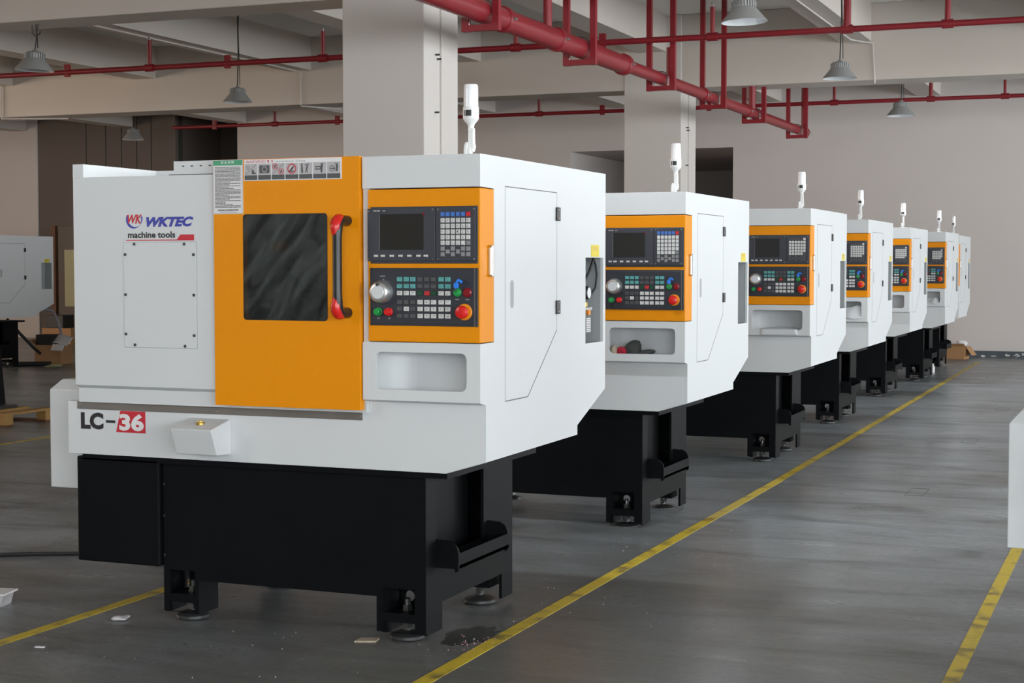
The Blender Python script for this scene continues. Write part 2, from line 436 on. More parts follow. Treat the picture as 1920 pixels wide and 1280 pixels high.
DISP_ROWS = [('blue',) * 5 + ('red',), ('white',) * 6, ('white',) * 6, ('white',) * 6, ('white',) * 6, ('white',) * 5 + ('grey',)]
DISP_TOP = [1.532, 1.511, 1.4915, 1.472, 1.453, 1.434]
def display_keys():
    out = []
    for r, row in enumerate(DISP_ROWS):
        for c, col in enumerate(row):
            out.append((col, -.142 + c * .0192 + .0075, DISP_TOP[r] - .008, .0152, .016))
    for c in (0, 2, 4, 5):
        for t in (1.414, 1.395): out.append(('grey', -.142 + c * .0192 + .0075, t - .008, .0152, .016))
    for c in (1, 3): out.append(('grey', -.142 + c * .0192 + .0075, 1.404 - .008, .0152, .016))
    return out
OPX = [-.311, -.285, -.260, -.232, -.206, -.181, -.152, -.127]
OPZ = [1.309, 1.285, 1.261, 1.230, 1.206, 1.182]
OPC = ['tttddd tt', 'tttddd tt', 'wwwgrg ww', 'dddwww ww', 'dwdwww ww', 'dddwww ww']
CC = {'t': 'teal', 'd': 'dark', 'w': 'white', 'g': 'green', 'r': 'red'}
def op_keys():
    out = []
    for r, row in enumerate(OPC):
        for c, ch in enumerate(row.replace(' ', '')):
            out.append((CC[ch], OPX[c] + .0102, OPZ[r] - .0083, .0202, .0162))
    return out

def make_lathe(detail, keypad=True):
    t = empty('cnc_lathe')
    W = 'white_paint'
    # --- black base
    base = MB()
    ZB = .60
    # front sheet of the base with leg cut-outs
    outer = [(-1.345, .035), (-1.19, .035), (-1.19, .161), (-.44, .161), (-.44, .035), (-.244, .035), (-.244, ZB), (-1.345, ZB)]
    h1 = [(-1.318, .105), (-1.318, .195), (-1.205, .195), (-1.205, .105)]; h2 = [(-.415, .105), (-.415, .195), (-.288, .195), (-.288, .105)]
    h3 = [(-1.318, .0351), (-1.318, .072), (-1.205, .072), (-1.205, .0351)]; h4 = [(-.415, .0351), (-.415, .072), (-.288, .072), (-.288, .0351)]
    base.prism(outer, 'xz', .078, .09, [h1, h2, h3, h4])
    base.build('base_front', 'black_paint', t)
    # side sheet: low rail and posts, right and left
    side = [(.09, .03), (.217, .03), (.217, .13), (.783, .13), (.783, .03), (.894, .03), (.894, ZB), (.60, ZB), (.60, .30), (.165, .30), (.165, ZB), (.09, ZB)]
    MB().prism(side, 'yz', -.256, -.244).build('base_side', 'black_paint', t)
    MB().prism([(.09, .03), (.217, .03), (.217, .13), (.783, .13), (.783, .03), (.894, .03), (.894, ZB), (.09, ZB)], 'yz', -1.345, -1.333).build('base_side', 'black_paint', t)
    MB().box(-.33, -.32, .09, .62, .28, ZB).build('recess_back', 'black_paint', t)
    MB().prism([(-1.333, .20), (-.256, .20), (-.256, ZB), (-1.333, ZB)], 'xz', .882, .894).build('base_rear', 'black_paint', t)
    MB().box(-1.333, -.256, .22, .882, .20, .212).build('base_pan', 'black_paint', t)
    # leg cores with shelf plates, inner plates with a round hole
    for x0, x1 in ((-1.318, -1.205), (-.415, -.288)):
        for y0, y1 in ((.09, .22), (.76, .88)):
            q = MB(); q.box(x0, x1, y0, y1, .072, .105)
            inner = x1 if x0 < -1 else x0
            if y0 < .5:
                q.box(inner - .01, inner + .01, y0, y1, .03, .195)
                q.prism([(x0, .105), (x1, .105), (x1, .2), (x0, .2)], 'xz', y1 - .01, y1, [circle(x0 + .044, .142, .020, 16)])
            q.build('leg', 'black_paint', t)
            cx, cy = (x0 + x1) / 2, (y0 + y1) / 2 - .005
            lf = MB().lathe([(.060, .002), (.064, .006), (.064, .016), (.050, .024), (.020, .03), (.012, .032)], (cx, cy, 0), 'z', 20).build('levelling_foot', 'steel_dark', t, smooth=True)
            g = MB(); g.lathe([(.0115, .03), (.0115, .145), (.008, .149)], (cx, cy, 0), 'z', 12)
            g.lathe([(.019, .036), (.019, .062)], (cx, cy, 0), 'z', 6); g.lathe([(.021, .105), (.021, .108), (.018, .109), (.018, .124)], (cx, cy, 0), 'z', 6)
            g.build('levelling_screw', 'steel_mid', lf)
    # foot tray on the right side
    ch = [(-.256, .262), (-.175, .262), (-.17, .248), (-.158, .255), (-.158, .315)] + arc(-.205, .315, .047, 10, 90, 6) + [(-.256, .364)]
    tr = MB().box(-.32, -.158, .178, .645, .262, .275).build('foot_tray', 'black_paint', t)
    MB().prism(ch, 'xz', .170, .180).build('cheek', 'black_paint', tr); MB().prism(ch, 'xz', .636, .646).build('cheek', 'black_paint', tr)
    MB().box(-.166, -.158, .18, .636, .262, .318).build('lip', 'black_paint', tr)
    MB().box(-.30, -.17, .185, .63, .275, .279).build('tread', 'rubber', tr)
    # top flange under the enclosure
    MB().box(-1.70, -.152, .06, .92, .600, .622).build('top_flange', 'black_paint', t)
    # electrics box hung on the left
    eb = MB().box(-1.728, -1.352, .060, .62, .205, .612).build('side_box', 'black_paint', t, bevel=.006)
    for z in (.25, .40, .52): MB().lathe([(.006, 0), (.006, -.004)], (-1.338, .078, z), 'y', 8).build('bolt', 'black_plastic', t)
    # --- white enclosure, right side sheet with the niche hole and the notch for the control panel
    sp = [(0, 1.617), (0, 1.729), (1.329, 1.729), (1.329, .834), (.985, .71), (.985, .672), (.049, .667), (.049, .866), (0, .876), (0, 1.08), (.122, 1.08), (.122, 1.615)]
    nz = [(1.080, 1.032), (1.080, 1.380), (1.299, 1.380), (1.299, 1.032)]
    MB().prism(sp, 'yz', -.012, 0, [nz]).build('side_panel', W, t)
    rear = [(.56, 1.70), (1.325, 1.70), (1.325, .84), (.985, .715), (.985, .675), (.56, .66)]
    MB().prism(rear, 'yz', -1.66, -.125).build('rear_housing', W, t)
    MB().box(-.451, -.012, .122, 1.329, 1.717, 1.729).build('roof_right', W, t)
    MB().box(-1.052, -.451, .03, .60, 1.69, 1.70).build('roof_middle', W, t)
    MB().box(-.125, -.012, 1.317, 1.329, .834, 1.717).build('rear_strip', W, t)
    # niche
    nb = MB(); nb.box(-.122, -.118, 1.07, 1.31, 1.02, 1.39); nb.box(-.118, -.012, 1.07, 1.078, 1.03, 1.382); nb.box(-.118, -.012, 1.301, 1.309, 1.03, 1.382); nb.box(-.118, -.012, 1.07, 1.31, 1.022, 1.030); nb.box(-.118, -.012, 1.07, 1.31, 1.382, 1.39)
    nn = nb.build('side_niche', 'niche_grey', t)
    if detail:
        MB().lathe([(.026, 0), (.028, .005), (.028, .040), (.024, .046)], (-.062, 1.168, 1.236), 'x', 18).build('gauge', 'black_plastic', nn, smooth=True)
        MB().lathe([(.022, 0), (.022, .002)], (-.0165, 1.168, 1.236), 'x', 18).build('gauge_face', 'ink_white', nn)
        MB().tube([(-.04, 1.19, 1.224), (-.03, 1.225, 1.228), (-.022, 1.265, 1.255), (-.022, 1.285, 1.31), (-.024, 1.275, 1.35), (-.03, 1.262, 1.378)], .005, 6).build('cable', 'rubber', nn, smooth=True)
        MB().tube([(-.022, 1.13, 1.285), (-.022, 1.19, 1.325), (-.024, 1.25, 1.380)], .006, 6).build('cable', 'rubber', nn, smooth=True)
        MB().box(-.06, -.018, 1.13, 1.215, 1.166, 1.176).build('bracket', 'chrome', nn)
        MB().box(-.045, -.02, 1.14, 1.165, 1.177, 1.20).build('fitting', 'brass', nn, bevel=.003)
        MB().box(-.028, -.018, 1.168, 1.195, 1.145, 1.166).build('tag_orange', 'button_orange', nn)
        lb = MB().box(-.022, -.020, 1.140, 1.205, 1.070, 1.142).build('instruction_plate', 'sign_dark', nn)
        q = MB()
        for i in range(8): q.box(-.0198, -.0192, 1.147, 1.199, 1.076 + i * .0074, 1.081 + i * .0074)
        q.build('plate_lines', 'sign_white', nn, kind='stuff')
    sy = MB().box(0, .0015, 1.146, 1.244, 1.384, 1.432).build('yellow_sticker', 'sign_yellow', t)
    q = MB(); q.box(.0015, .002, 1.15, 1.24, 1.4065, 1.4085); q.box(.0015, .002, 1.165, 1.178, 1.413, 1.425); q.box(.0015, .002, 1.19, 1.20, 1.413, 1.425); q.box(.0015, .002, 1.21, 1.22, 1.413, 1.425)
    q.build('sticker_print', 'brass', sy)
    # service door in the side
    sd = [(.224, 1.627), (.746, 1.627), (.746, 1.10), (.443, .866), (.224, .866)]
    sdo = MB().prism(sd, 'yz', .0, .0005).build('side_door', W, t)
    q = MB()
    def seam(p0, p1, w_):
        d = (Vector(p1) - Vector(p0)).normalized(); n = Vector((-d.y, d.x)) * w_ / 2
        q.prism([(p0[0] + n.x, p0[1] + n.y), (p1[0] + n.x, p1[1] + n.y), (p1[0] - n.x, p1[1] - n.y), (p0[0] - n.x, p0[1] - n.y)], 'yz', .0003, .0008)
    for i_, w_ in enumerate((.0032, .0022, .0042, .0036, .0012)): seam(sd[i_], sd[(i_ + 1) % 5], w_)
    q.build('door_gap', 'key_dark', sdo)
    for z in (1.545, 1.188):
        hg = MB(); hg.box(.0005, .009, .732, .768, z - .026, z + .026); hg.build('hinge', 'black_plastic', sdo, bevel=.002)
        for dz in (-.017, .017): MB().lathe([(.004, .009), (.003, .011)], (0, .745, z + dz), 'x', 8).build('hinge_screw', 'chrome', sdo)
    MB().prism([(.288 + a_ , b_) for a_, b_ in rrect(-.016, .016, 1.195, 1.296, .0155)], 'yz', .0005, .0010).build('finger_slot', 'niche_grey', sdo)
    # --- control housing on the front right
    MB().box(-.451, -.012, 0, .14, 1.617, 1.729).build('control_hood', W, t, bevel=.0015)
    MB().box(-.451, -.428, .010, .14, 1.08, 1.617).build('control_cheek', W, t)
    tray_o = [(-.451, .876), (-.012, .876), (-.012, 1.079), (-.451, 1.079)]
    MB().prism(tray_o, 'xz', 0, .010, [rrect(-.399, -.051, .914, 1.046, .022)]).build('tray_front', W, t)
    MB().prism([(0, .876), (.049, .865), (.049, .876)], 'yz', -.451, -.012).build('tray_underside', W, t)
    tb = MB(); tb.box(-.42, -.03, .15, .156, .88, 1.06); tb.box(-.42, -.03, .01, .15, .894, .900); tb.box(-.42, -.03, .01, .15, 1.056, 1.062); tb.box(-.036, -.03, .01, .15, .894, 1.06)
    fil = [(-.42, .012)] + [(-.42 + .11 - .11 * math.cos(R(a_)), .04 + .11 * math.sin(R(a_))) for a_ in range(0, 91, 10)] + [(-.31, .156), (-.426, .156), (-.426, .012)]
    tb.prism(fil, 'xy', .90, 1.056); tb.box(-.451, -.012, .01, .156, 1.062, 1.08)
    tb.build('tray_liner', W, t, smooth=True)
    # orange control panel wrapped round the corner
    op_ = MB().box(-.428, .0005, -.001, .122, 1.0825, 1.613).build('control_panel', 'orange_paint', t, bevel=.003)
    hs = MB(); hs.prism([(.066, 1.317), (.066, 1.409), (.071, 1.419), (.090, 1.419), (.090, 1.309), (.071, 1.309)], 'yz', .0005, .014)
    hs.build('pull_latch', 'chrome', op_, bevel=.003)
    # display unit
    du = MB(); du.box(-.415, -.007, -.006, 0, 1.355, 1.552); du.box(-.424, -.163, -.012, -.006, 1.364, 1.546); du.box(-.160, -.013, -.012, -.006, 1.364, 1.547)
    duo = du.build('display_unit', 'panel_grey', t, bevel=.001)
    MB().box(-.376, -.207, -.0128, -.012, 1.403, 1.527).build('screen', 'screen_glass', duo)
    MB().box(-.3775, -.376, -.0132, -.012, 1.403, 1.525).build('screen_edge', 'key_grey', duo)
    MB().box(-.405, -.350, -.0127, -.012, 1.534, 1.543).build('name_plate', 'ink_black', duo)
    q = MB()
    v_, f_ = text_geo('WKTEC', -.401, -.372, 1.536, 1.541, -.0129, .25, .02); q.add(v_, f_)
    q.box(-.365, -.353, -.0129, -.0128, 1.5372, 1.5392)
    q.build('name_print', 'ink_white', duo)
    MB().box(-.211, -.204, -.0132, -.012, 1.522, 1.530).build('film_tab', 'button_maroon', duo)
    sf = MB()
    SK = [-.399, -.373, -.338, -.304, -.270, -.235, -.207]
    if detail:
        for x in SK: place_key(duo, 'white', x + .0085, 1.382, .0165, .0078, -.012)
        for kx in display_keys(): place_key(duo, kx[0], kx[1], kx[2], kx[3], kx[4], -.012)
        leg = ['', 'ONG789', 'XYZ456', 'FDH123', 'MST-0.', 'PQR/_']
        q = MB()
        for r, row in enumerate(leg):
            for c, chh in enumerate(row):
                x = -.142 + c * .0192; z = DISP_TOP[r]
                v_, f_ = text_geo(chh, x + .0045, x + .0098, z - .011, z - .0045, -.0163)
                if chh in '-._': v_, f_ = [], []
                q.add(v_, f_)
        q.build('key_legends', 'sign_dark', duo, kind='stuff')
    else:
        merged_keys(duo, [('white', x + .0085, 1.382, .0165, .0078) for x in SK], -.012, 'soft_keys')
        if keypad: merged_keys(duo, display_keys(), -.012, 'keypad')
        else: merged_keys(duo, [(('dark' if c == 'blue' else 'white' if c == 'red' else 'dark' if c == 'grey' else c), x, z, a_, b_) for c, x, z, a_, b_ in display_keys()], -.012, 'keypad')
    sc_ = [(-.419, 1.538), (-.172, 1.541), (-.153, 1.541), (-.018, 1.541), (-.419, 1.370), (-.172, 1.370), (-.153, 1.370), (-.018, 1.370)]
    q = MB()
    for x, z in sc_: q.lathe([(.0035, -.012), (.0025, -.014)], (x, 0, z), 'y', 8)
    q.build('display_screws', 'satin_steel', duo, kind='stuff')
    # operator panel
    opn = MB(); opn.box(-.417, -.006, -.007, 0, 1.139, 1.340); opn.box(-.412, -.020, -.009, -.007, 1.146, 1.333)
    opo = opn.build('operator_panel', 'panel_dark', t, bevel=.001)
    MB().box(-.0175, -.0155, -.0095, -.007, 1.139, 1.340).build('panel_trim', 'satin_steel', opo)
    if detail:
        for kx in op_keys(): place_key(opo, kx[0], kx[1], kx[2], kx[3], kx[4], -.009)
        q = MB(); rn = random.Random(5)
        for c, x, z, a_, b_ in op_keys():
            if c in ('dark', 'green'): continue
            for j in range(3):
                dx = (rn.random() - .5) * .009; dz = (rn.random() - .5) * .007
                q.box(x + dx - .0025, x + dx + .0025, -.0133, -.013, z + dz - .0006, z + dz + .0006)
        q.build('key_pictograms', 'sign_dark', opo, kind='stuff')
    else:
        merged_keys(opo, op_keys(), -.009, 'function_keys')
    dl = MB(); dl.lathe([(.041, -.009), (.041, -.014), (.036, -.040), (.031, -.046), (.028, -.047)], (-.368, 0, 1.256), 'y', 28)
    dl.build('handwheel', 'dial_silver', opo, smooth=True)
    MB().lathe([(.024, -.047), (.023, -.0485)], (-.368, 0, 1.256), 'y', 24).build('handwheel_cap', 'reflector', opo, smooth=True)
    if detail:
        MB().lathe([(.0055, -.047), (.0055, -.056), (.003, -.058)], (-.366, 0, 1.282), 'y', 10).build('handwheel_grip', 'steel_dark', opo)
        q = MB(); q.add([(-.3665, -.0095, 1.3015), (-.3605, -.0095, 1.3015), (-.3635, -.0095, 1.2965)], [(0, 1, 2)])
        for a_ in range(25, 160, 7):
            c_, s_ = math.cos(R(a_)), math.sin(R(a_)); q.add([(-.366 + .046 * c_, -.0094, 1.253 + .044 * s_), (-.366 + .048 * c_, -.0094, 1.253 + .046 * s_), (-.366 + .048 * math.cos(R(a_ + 3)), -.0094, 1.253 + .046 * math.sin(R(a_ + 3)))], [(0, 1, 2)])
        for x, z, n_ in ((-.366, 1.311, 4), (-.383, 1.164, 2), (-.341, 1.164, 2), (-.081, 1.232, 3), (-.043, 1.232, 3)):
            for j in range(n_): q.box(x + (j - n_ / 2) * .005, x + (j - n_ / 2) * .005 + .0038, -.0094, -.009, z - .002, z + .002)
        q.build('panel_print', 'ink_grey', opo, kind='stuff')
    def pb(x, z, r_, col, h_=.020):
        MB().lathe([(r_ + .003, -.009), (r_ + .003, -.013), (r_, -.014), (r_, -.009 - h_), (r_ * .85, -.011 - h_)], (x, 0, z), 'y', 18).build('push_button', col, opo, smooth=True)
    pb(-.383, 1.187, .0115, 'button_green'); pb(-.342, 1.187, .0115, 'button_red'); pb(-.080, 1.256, .0120, 'button_green', .012); pb(-.043, 1.256, .0135, 'button_maroon', .008)
    es = MB(); es.lathe([(.0285, -.009), (.0285, -.013), (.026, -.015)], (-.054, 0, 1.189), 'y', 24); es.build('emergency_ring', 'button_orange', opo, smooth=True)
    MB().lathe([(.012, -.014), (.012, -.026), (.022, -.030), (.023, -.038), (.020, -.044), (.010, -.047)], (-.054, 0, 1.189), 'y', 24).build('emergency_button', 'button_red', opo, smooth=True)
    kf = MB(); kf.prism([(a_ - .076, b_) for a_, b_ in rrect(-.008, .010, 1.270, 1.290, .006)], 'xz', -.035, -.030); kf.prism([(-.079, 1.293), (-.070, 1.303), (-.058, 1.299), (-.052, 1.291), (-.060, 1.287), (-.066, 1.294), (-.074, 1.290)], 'xz', -.03, -.024)
    kf.build('key_fob', 'fob_blue', opo, bevel=.002)
    MB().tube([(-.080, -.020, 1.257), (-.077, -.034, 1.270)], .003, 6).build('switch_key', 'chrome', opo)
    # --- lower front: apron and panel under the controls
    ap = [(-1.757, .623), (-.152, .621), (-.012, .663), (-.012, .868), (-.4515, .868), (-.4515, .826), (-1.757, .826)]
    MB().prism(ap, 'xz', .049, .085).build('apron', W, t, bevel=.0015)
    MB().box(-1.757, -1.70, .085, .60, .623, .80).build('apron_side', W, t)
    # stainless strip
    st = MB().box(-1.711, -.4775, .046, .049, .7965, .8255).build('steel_strip', 'satin_steel', t)
    if detail:
        for x in (-1.698, -1.085, -.487): MB().lathe([(.006, .046), (.004, .043)], (x, 0, .811), 'y', 10).build('screw', 'chrome', st)
    MB().box(-1.054, -.4515, .030, .10, .826, .872).build('door_sill', W, t)
    # --- left cabinet
    MB().box(-1.683, -1.055, 0, .45, .893, 1.681).build('left_cover', W, t, bevel=.0015)
    lw = MB(); lw.box(-1.683, -1.635, 0, .49, 1.681, 1.731); lw.box(-1.635, -1.055, .478, .49, 1.681, 1.731); lw.build('cover_rim', W, t)
    MB().prism([(0, .893), (.03, .880), (.05, .893)], 'yz', -1.683, -1.055).build('cover_underside', W, t)
    MB().box(-1.690, -1.055, .030, .44, .826, .893).build('plinth_strip', W, t)
    MB().box(-1.68, -1.06, .45, .56, .80, 1.68).build('cover_back', W, t)
    if detail:
        br = MB().prism([(-1.242, 1.684), (-1.058, 1.684), (-1.058, 1.733), (-1.242, 1.733)], 'xz', .018, .022, [rrect(-1.2085 + .0387 * i, -1.196 + .0387 * i, 1.7125, 1.7165, .0018, 2) for i in range(4)])
        bro = br.build('slotted_bracket', W, t); MB().box(-1.254, -1.058, .002, .06, 1.6815, 1.684).build('bracket_gap', 'key_dark', bro)
        q = MB()
        for i in range(4): q.box(-1.212 + .0387 * i, -1.192 + .0387 * i, .0222, .0225, 1.709, 1.720)
        q.build('slot_backing', 'void_dark', bro)
        ac = MB().box(-1.455, -1.135, -.0022, 0, 1.042, 1.435).build('access_plate', W, t, bevel=.0008)
        MB().box(-1.4562, -1.1338, -.0006, 0, 1.0408, 1.4362).build('plate_gap', 'key_grey', ac)
        for x, z in ((-1.406, 1.428), (-1.186, 1.427), (-1.447, 1.389), (-1.146, 1.388), (-1.447, 1.239), (-1.146, 1.239), (-1.447, 1.091), (-1.146, 1.090), (-1.407, 1.051), (-1.186, 1.050)):
            MB().lathe([(.0058, -.0022), (.0055, -.005), (.003, -.0068)], (x, 0, z), 'y', 10).build('screw', 'steel_dark', ac, smooth=True)
    # --- sliding door
    do = MB().prism([(-1.052, .838), (-.456, .838), (-.456, 1.731), (-1.052, 1.731)], 'xz', -.012, .022, [rrect(-.9285, -.5825, 1.151, 1.5335, .013)]).build('sliding_door', 'orange_paint', t)
    MB().prism(rrect(-.9283, -.5827, 1.1512, 1.5333, .0129), 'xz', -.0115, -.0085).build('door_window', 'tinted_window', do)
    MB().prism(rrect(-.9285, -.5825, 1.151, 1.5335, .013), 'xz', -.0125, -.010, [rrect(-.9265, -.5845, 1.153, 1.5315, .012)]).build('window_seal', 'black_plastic', do)
    cb = MB(); cb.box(-1.05, -1.04, .03, .55, .9, 1.69); cb.box(-.47, -.46, .03, .55, .9, 1.69); cb.box(-1.04, -.47, .545, .55, .9, 1.69); cb.box(-1.04, -.47, .03, .55, .9, .91)
    cb.build('chamber', 'niche_grey', t)
    if detail:
        q = MB(); q.lathe([(.09, 0), (.09, -.05), (.06, -.07)], (-.83, .40, 1.17), 'y', 20); q.build('chuck', 'black_plastic', t)
        MB().tube([(-1.047, .2, 1.162), (-0.889, .22, 1.343)], .014, 8).build('coolant_hose', 'hose_blue', t)
        MB().tube([(-0.889, .22, 1.343), (-0.754, .2, 1.185)], .014, 8).build('coolant_hose', 'hose_blue', t)
        MB().lathe([(.0, -.025), (.03, -.015), (.035, 0), (.03, .015), (0, .025)], (-0.9, .2, 1.423), 'z', 12).build('nozzle', 'button_orange', t, smooth=True)
    # handle
    hx = -.503; yb = -.012; yo = -.088
    grip = MB(); path = [(hx, yb, 1.182)] + [(hx, yo + .03 + .03 * math.cos(R(a_)) * 1 - .0 , 1.215 - .033 * math.sin(R(a_))) for a_ in (90, 110, 130, 150, 180)] + [(hx, yo, 1.25), (hx, yo, 1.345), (hx, yo, 1.44)] + [(hx, yo + .03 + .03 * math.cos(R(a_)), 1.472 + .033 * math.sin(R(a_))) for a_ in (180, 150, 130, 110, 90)] + [(hx, yb, 1.505)]
    n_ = len(path); rad = [.019] * n_
    for i_ in range(n_):
        if 6 <= i_ <= n_ - 7: rad[i_] = .0165
    hd = empty('door_handle'); hd.parent = do
    grip.tube(path, rad, 12).build('grip', 'black_plastic', hd, smooth=True)
    for s_ in (0, 1):
        pp = path[0:7] if s_ == 0 else path[-7:]
        rr_ = [.013, .0175, .019, .0195, .0195, .0185, .011]
        cp_ = MB().tube([(p[0] - .003, p[1] - (.006 if 0 < i_ < 6 else .002), p[2] + (-.006 if s_ == 0 else .006) * (1 if 0 < i_ < 6 else .3)) for i_, p in enumerate(pp)], rr_ if s_ == 0 else rr_[::-1], 12)
        cp_.build('end_cap', 'handle_red', hd, smooth=True)
    if detail:
        # green safety notice
        sg = MB().box(-1.0525, -.9265, -.0135, -.012, 1.535, 1.7305).build('safety_notice', 'sign_white', t)
        q = MB(); q.box(-1.0505, -.9285, -.0142, -.0135, 1.7105, 1.7285); q.build('notice_header', 'sign_green', sg)
        q = MB(); rn = random.Random(11); z = 1.7045; i = 0
        while z > 1.556:
            e_ = -.936 - (0 if rn.random() < .62 else rn.random() * .07)
            x = -1.044
            while x < e_:
                l_ = .004 + rn.random() * .012; q.box(x, min(x + l_, e_), -.0139, -.0135, z - .0024, z); x += l_ + .0011
            z -= .0048; i += 1
        q.build('notice_lines', 'sign_dark', sg, kind='stuff')
        q = MB()
        for j in range(13): q.box(-1.031 + j * .0066, -1.031 + j * .0066 + .0048, -.0139, -.0135, 1.5462, 1.5515)
        q.box(-1.024, -.953, -.0139, -.0135, 1.541, 1.5425); q.build('notice_footer', 'sign_dark', sg, kind='stuff')
        q = MB()
        for j, chh in enumerate('安全说明'):
            v_, f_ = text_geo(chh, -1.018 + j * .0145, -1.018 + j * .0145 + .0112, 1.716, 1.727, -.0146, 0, .01); q.add(v_, f_)
        q.build('notice_title', 'ink_white', sg)
        MB().prism([(-1.0515, 1.536), (-.9275, 1.536), (-.9275, 1.7295), (-1.0515, 1.7295)], 'xz', -.0138, -.0135, [[(-1.0505, 1.537), (-.9285, 1.537), (-.9285, 1.7285), (-1.0505, 1.7285)]]).build('notice_border', 'ink_grey', sg)
        # warning strip with seven pictograms
        wn = MB().box(-.921, -.524, -.0135, -.012, 1.653, 1.729).build('warning_strip', 'ink_white', t)
        q = MB(); v_, f_ = text_geo('WARNING!', -.915, -.832, 1.716, 1.7265, -.0138); q.add(v_, f_)
        for j, chh in enumerate('警告'):
            v_, f_ = text_geo(chh, -.825 + j * .016, -.825 + j * .016 + .0095, 1.7165, 1.726, -.0138, 0, .015); q.add(v_, f_)
        q.build('warning_word', 'ink_red', wn)
        q = MB()
        for j in range(18):
            if j == 11: continue
            q.box(-.789 + j * .0068, -.789 + j * .0068 + .0035, -.0138, -.0135, 1.7175, 1.7215)
        q.build('warning_line', 'ink_grey', wn, kind='stuff')
        for j in range(7):
            x0 = -.9185 + j * .0562; x1 = x0 + .0525
            tl = MB().box(x0, x1, -.0140, -.0135, 1.656, 1.7135).build('pictogram_tile', 'sign_grey', wn)
            MB().box(x0, x1, -.0144, -.0140, 1.656, 1.6725).build('tile_caption', 'sign_dark', wn)
            cx = (x0 + x1) / 2; cz = 1.693; q = MB(); y0, y1 = -.0145, -.0140; red = MB()
            def ring(mb, x, z, r_): mb.prism(circle(x, z, r_, 20), 'xz', y0, y1, [circle(x, z, r_ * .8, 20)])
            def bar(mb, xa, za, xb, zb, w_):
                d = Vector((xb - xa, zb - za)).normalized() * w_ / 2; n = Vector((-d.y, d.x))
                mb.prism([(xa + n.x, za + n.y), (xb + n.x, zb + n.y), (xb - n.x, zb - n.y), (xa - n.x, za - n.y)], 'xz', y0, y1)
            if j == 0:
                bar(q, x0 + .003, 1.675, x1 - .003, 1.712, .0012); q.prism([(cx + .004, 1.677), (cx + .02, 1.677), (cx + .02, 1.682), (cx + .013, 1.684), (cx + .012, 1.692), (cx + .004, 1.692)], 'xz', y0, y1); ring(q, cx - .012, 1.70, .006)
            elif j == 1:
                q.prism([(cx - .021, 1.679), (cx + .021, 1.679), (cx + .021, 1.707), (cx - .021, 1.707)], 'xz', y0, y1, [circle(cx, 1.693, .011, 18)]); q.prism(circle(cx, 1.693, .0085, 16), 'xz', y0, y1)
            elif j == 2:
                bar(q, x0 + .003, 1.675, x1 - .003, 1.712, .0010)
                for a_, b_ in ((-.0125, 1.7025), (.0125, 1.684)): ring(red, cx + a_, b_, .0108); bar(q, cx + a_ - .004, b_ - .004, cx + a_ + .004, b_ + .004, .005); bar(red, cx + a_ - .007, b_ + .007, cx + a_ + .007, b_ - .007, .0015)
            elif j == 3:
                ring(red, cx, cz, .018); bar(red, cx - .012, cz - .012, cx + .012, cz + .012, .0025); bar(q, cx + .006, cz + .006, cx - .005, cz - .006, .005); bar(q, cx - .009, cz - .009, cx + .009, cz - .009, .004)
            elif j == 4:
                q.prism([(cx - .018, 1.677), (cx - .010, 1.677), (cx - .013, 1.710), (cx - .018, 1.710)], 'xz', y0, y1); bar(q, cx + .003, 1.684, cx + .006, 1.700, .006); bar(q, cx + .006, 1.70, cx + .014, 1.709, .002); bar(q, cx + .004, 1.70, cx - .004, 1.708, .002); bar(q, cx + .003, 1.685, cx - .002, 1.678, .0025); bar(q, cx + .004, 1.685, cx + .010, 1.677, .0025); q.prism(circle(cx + .006, 1.706, .003, 10), 'xz', y0, y1)
            elif j == 5:
                q.prism([(cx - .018, 1.687), (cx + .006, 1.687), (cx + .006, 1.70), (cx - .018, 1.70)], 'xz', y0, y1, [[(cx - .016, 1.6915), (cx + .003, 1.6915), (cx + .003, 1.6955), (cx - .016, 1.6955)]]); bar(q, cx + .007, 1.677, cx + .009, 1.702, .007)
                for a_ in (-.004, 0, .004, .008): bar(q, cx + .008, 1.70, cx + .008 + a_, 1.710, .0018)
            else:
                ring(q, cx - .006, 1.690, .011); bar(q, cx - .012, 1.690, cx + .004, 1.690, .005); bar(q, cx + .011, 1.680, cx + .014, 1.703, .008)
                for a_ in (-.006, -.002, .003): bar(q, cx + .012, 1.70, cx + .012 + a_, 1.709, .002)
            if q.v: q.build('pictogram', 'sign_dark', wn)
            if red.v: red.build('prohibition_mark', 'ink_red', wn)
        # lettering on the left cover
        lg = MB(); v_, f_ = text_geo('WKTEC', -1.353, -1.146, 1.4915, 1.5285, -.0008, .32, .055); lg.add(v_, f_)
        lgo = lg.build('cover_lettering', 'ink_blue', t, label='bold slanted blue lettering')
        sw = arc(-1.409, 1.520, .034, 150, 378, 24); sw2 = arc(-1.402, 1.5245, .0325, 372, 158, 24)
        MB().prism([(a_, b_) for a_, b_ in sw] + [(a_, b_) for a_, b_ in sw2], 'xz', -.0008, 0).build('emblem_swoosh', 'ink_blue', lgo)
        q = MB(); v_, f_ = text_geo('WK', -1.436, -1.371, 1.504, 1.538, -.0012, .30, .03); q.add(v_, f_); q.build('emblem_letters', 'ink_red', lgo)
        q = MB(); v_, f_ = text_geo('machine tools', -1.435, -1.226, 1.4505, 1.4745, -.0008, 0, .030); q.add(v_, f_); q.build('tagline', 'ink_black', lgo)
        q = MB(); q.prism([(-1.444, 1.444), (-1.219, 1.444), (-1.2035, 1.4625), (-1.1445, 1.4625), (-1.1445, 1.4405), (-1.444, 1.4405)], 'xz', -.0008, 0); q.build('tagline_bar', 'ink_red', lgo)
        # lettering on the apron
        mp = MB(); v_, f_ = text_geo('LC', -1.697, -1.592, .7195, .7845, .0482, 0, .055); mp.add(v_, f_); mp.box(-1.581, -1.538, .0482, .049, .747, .757)
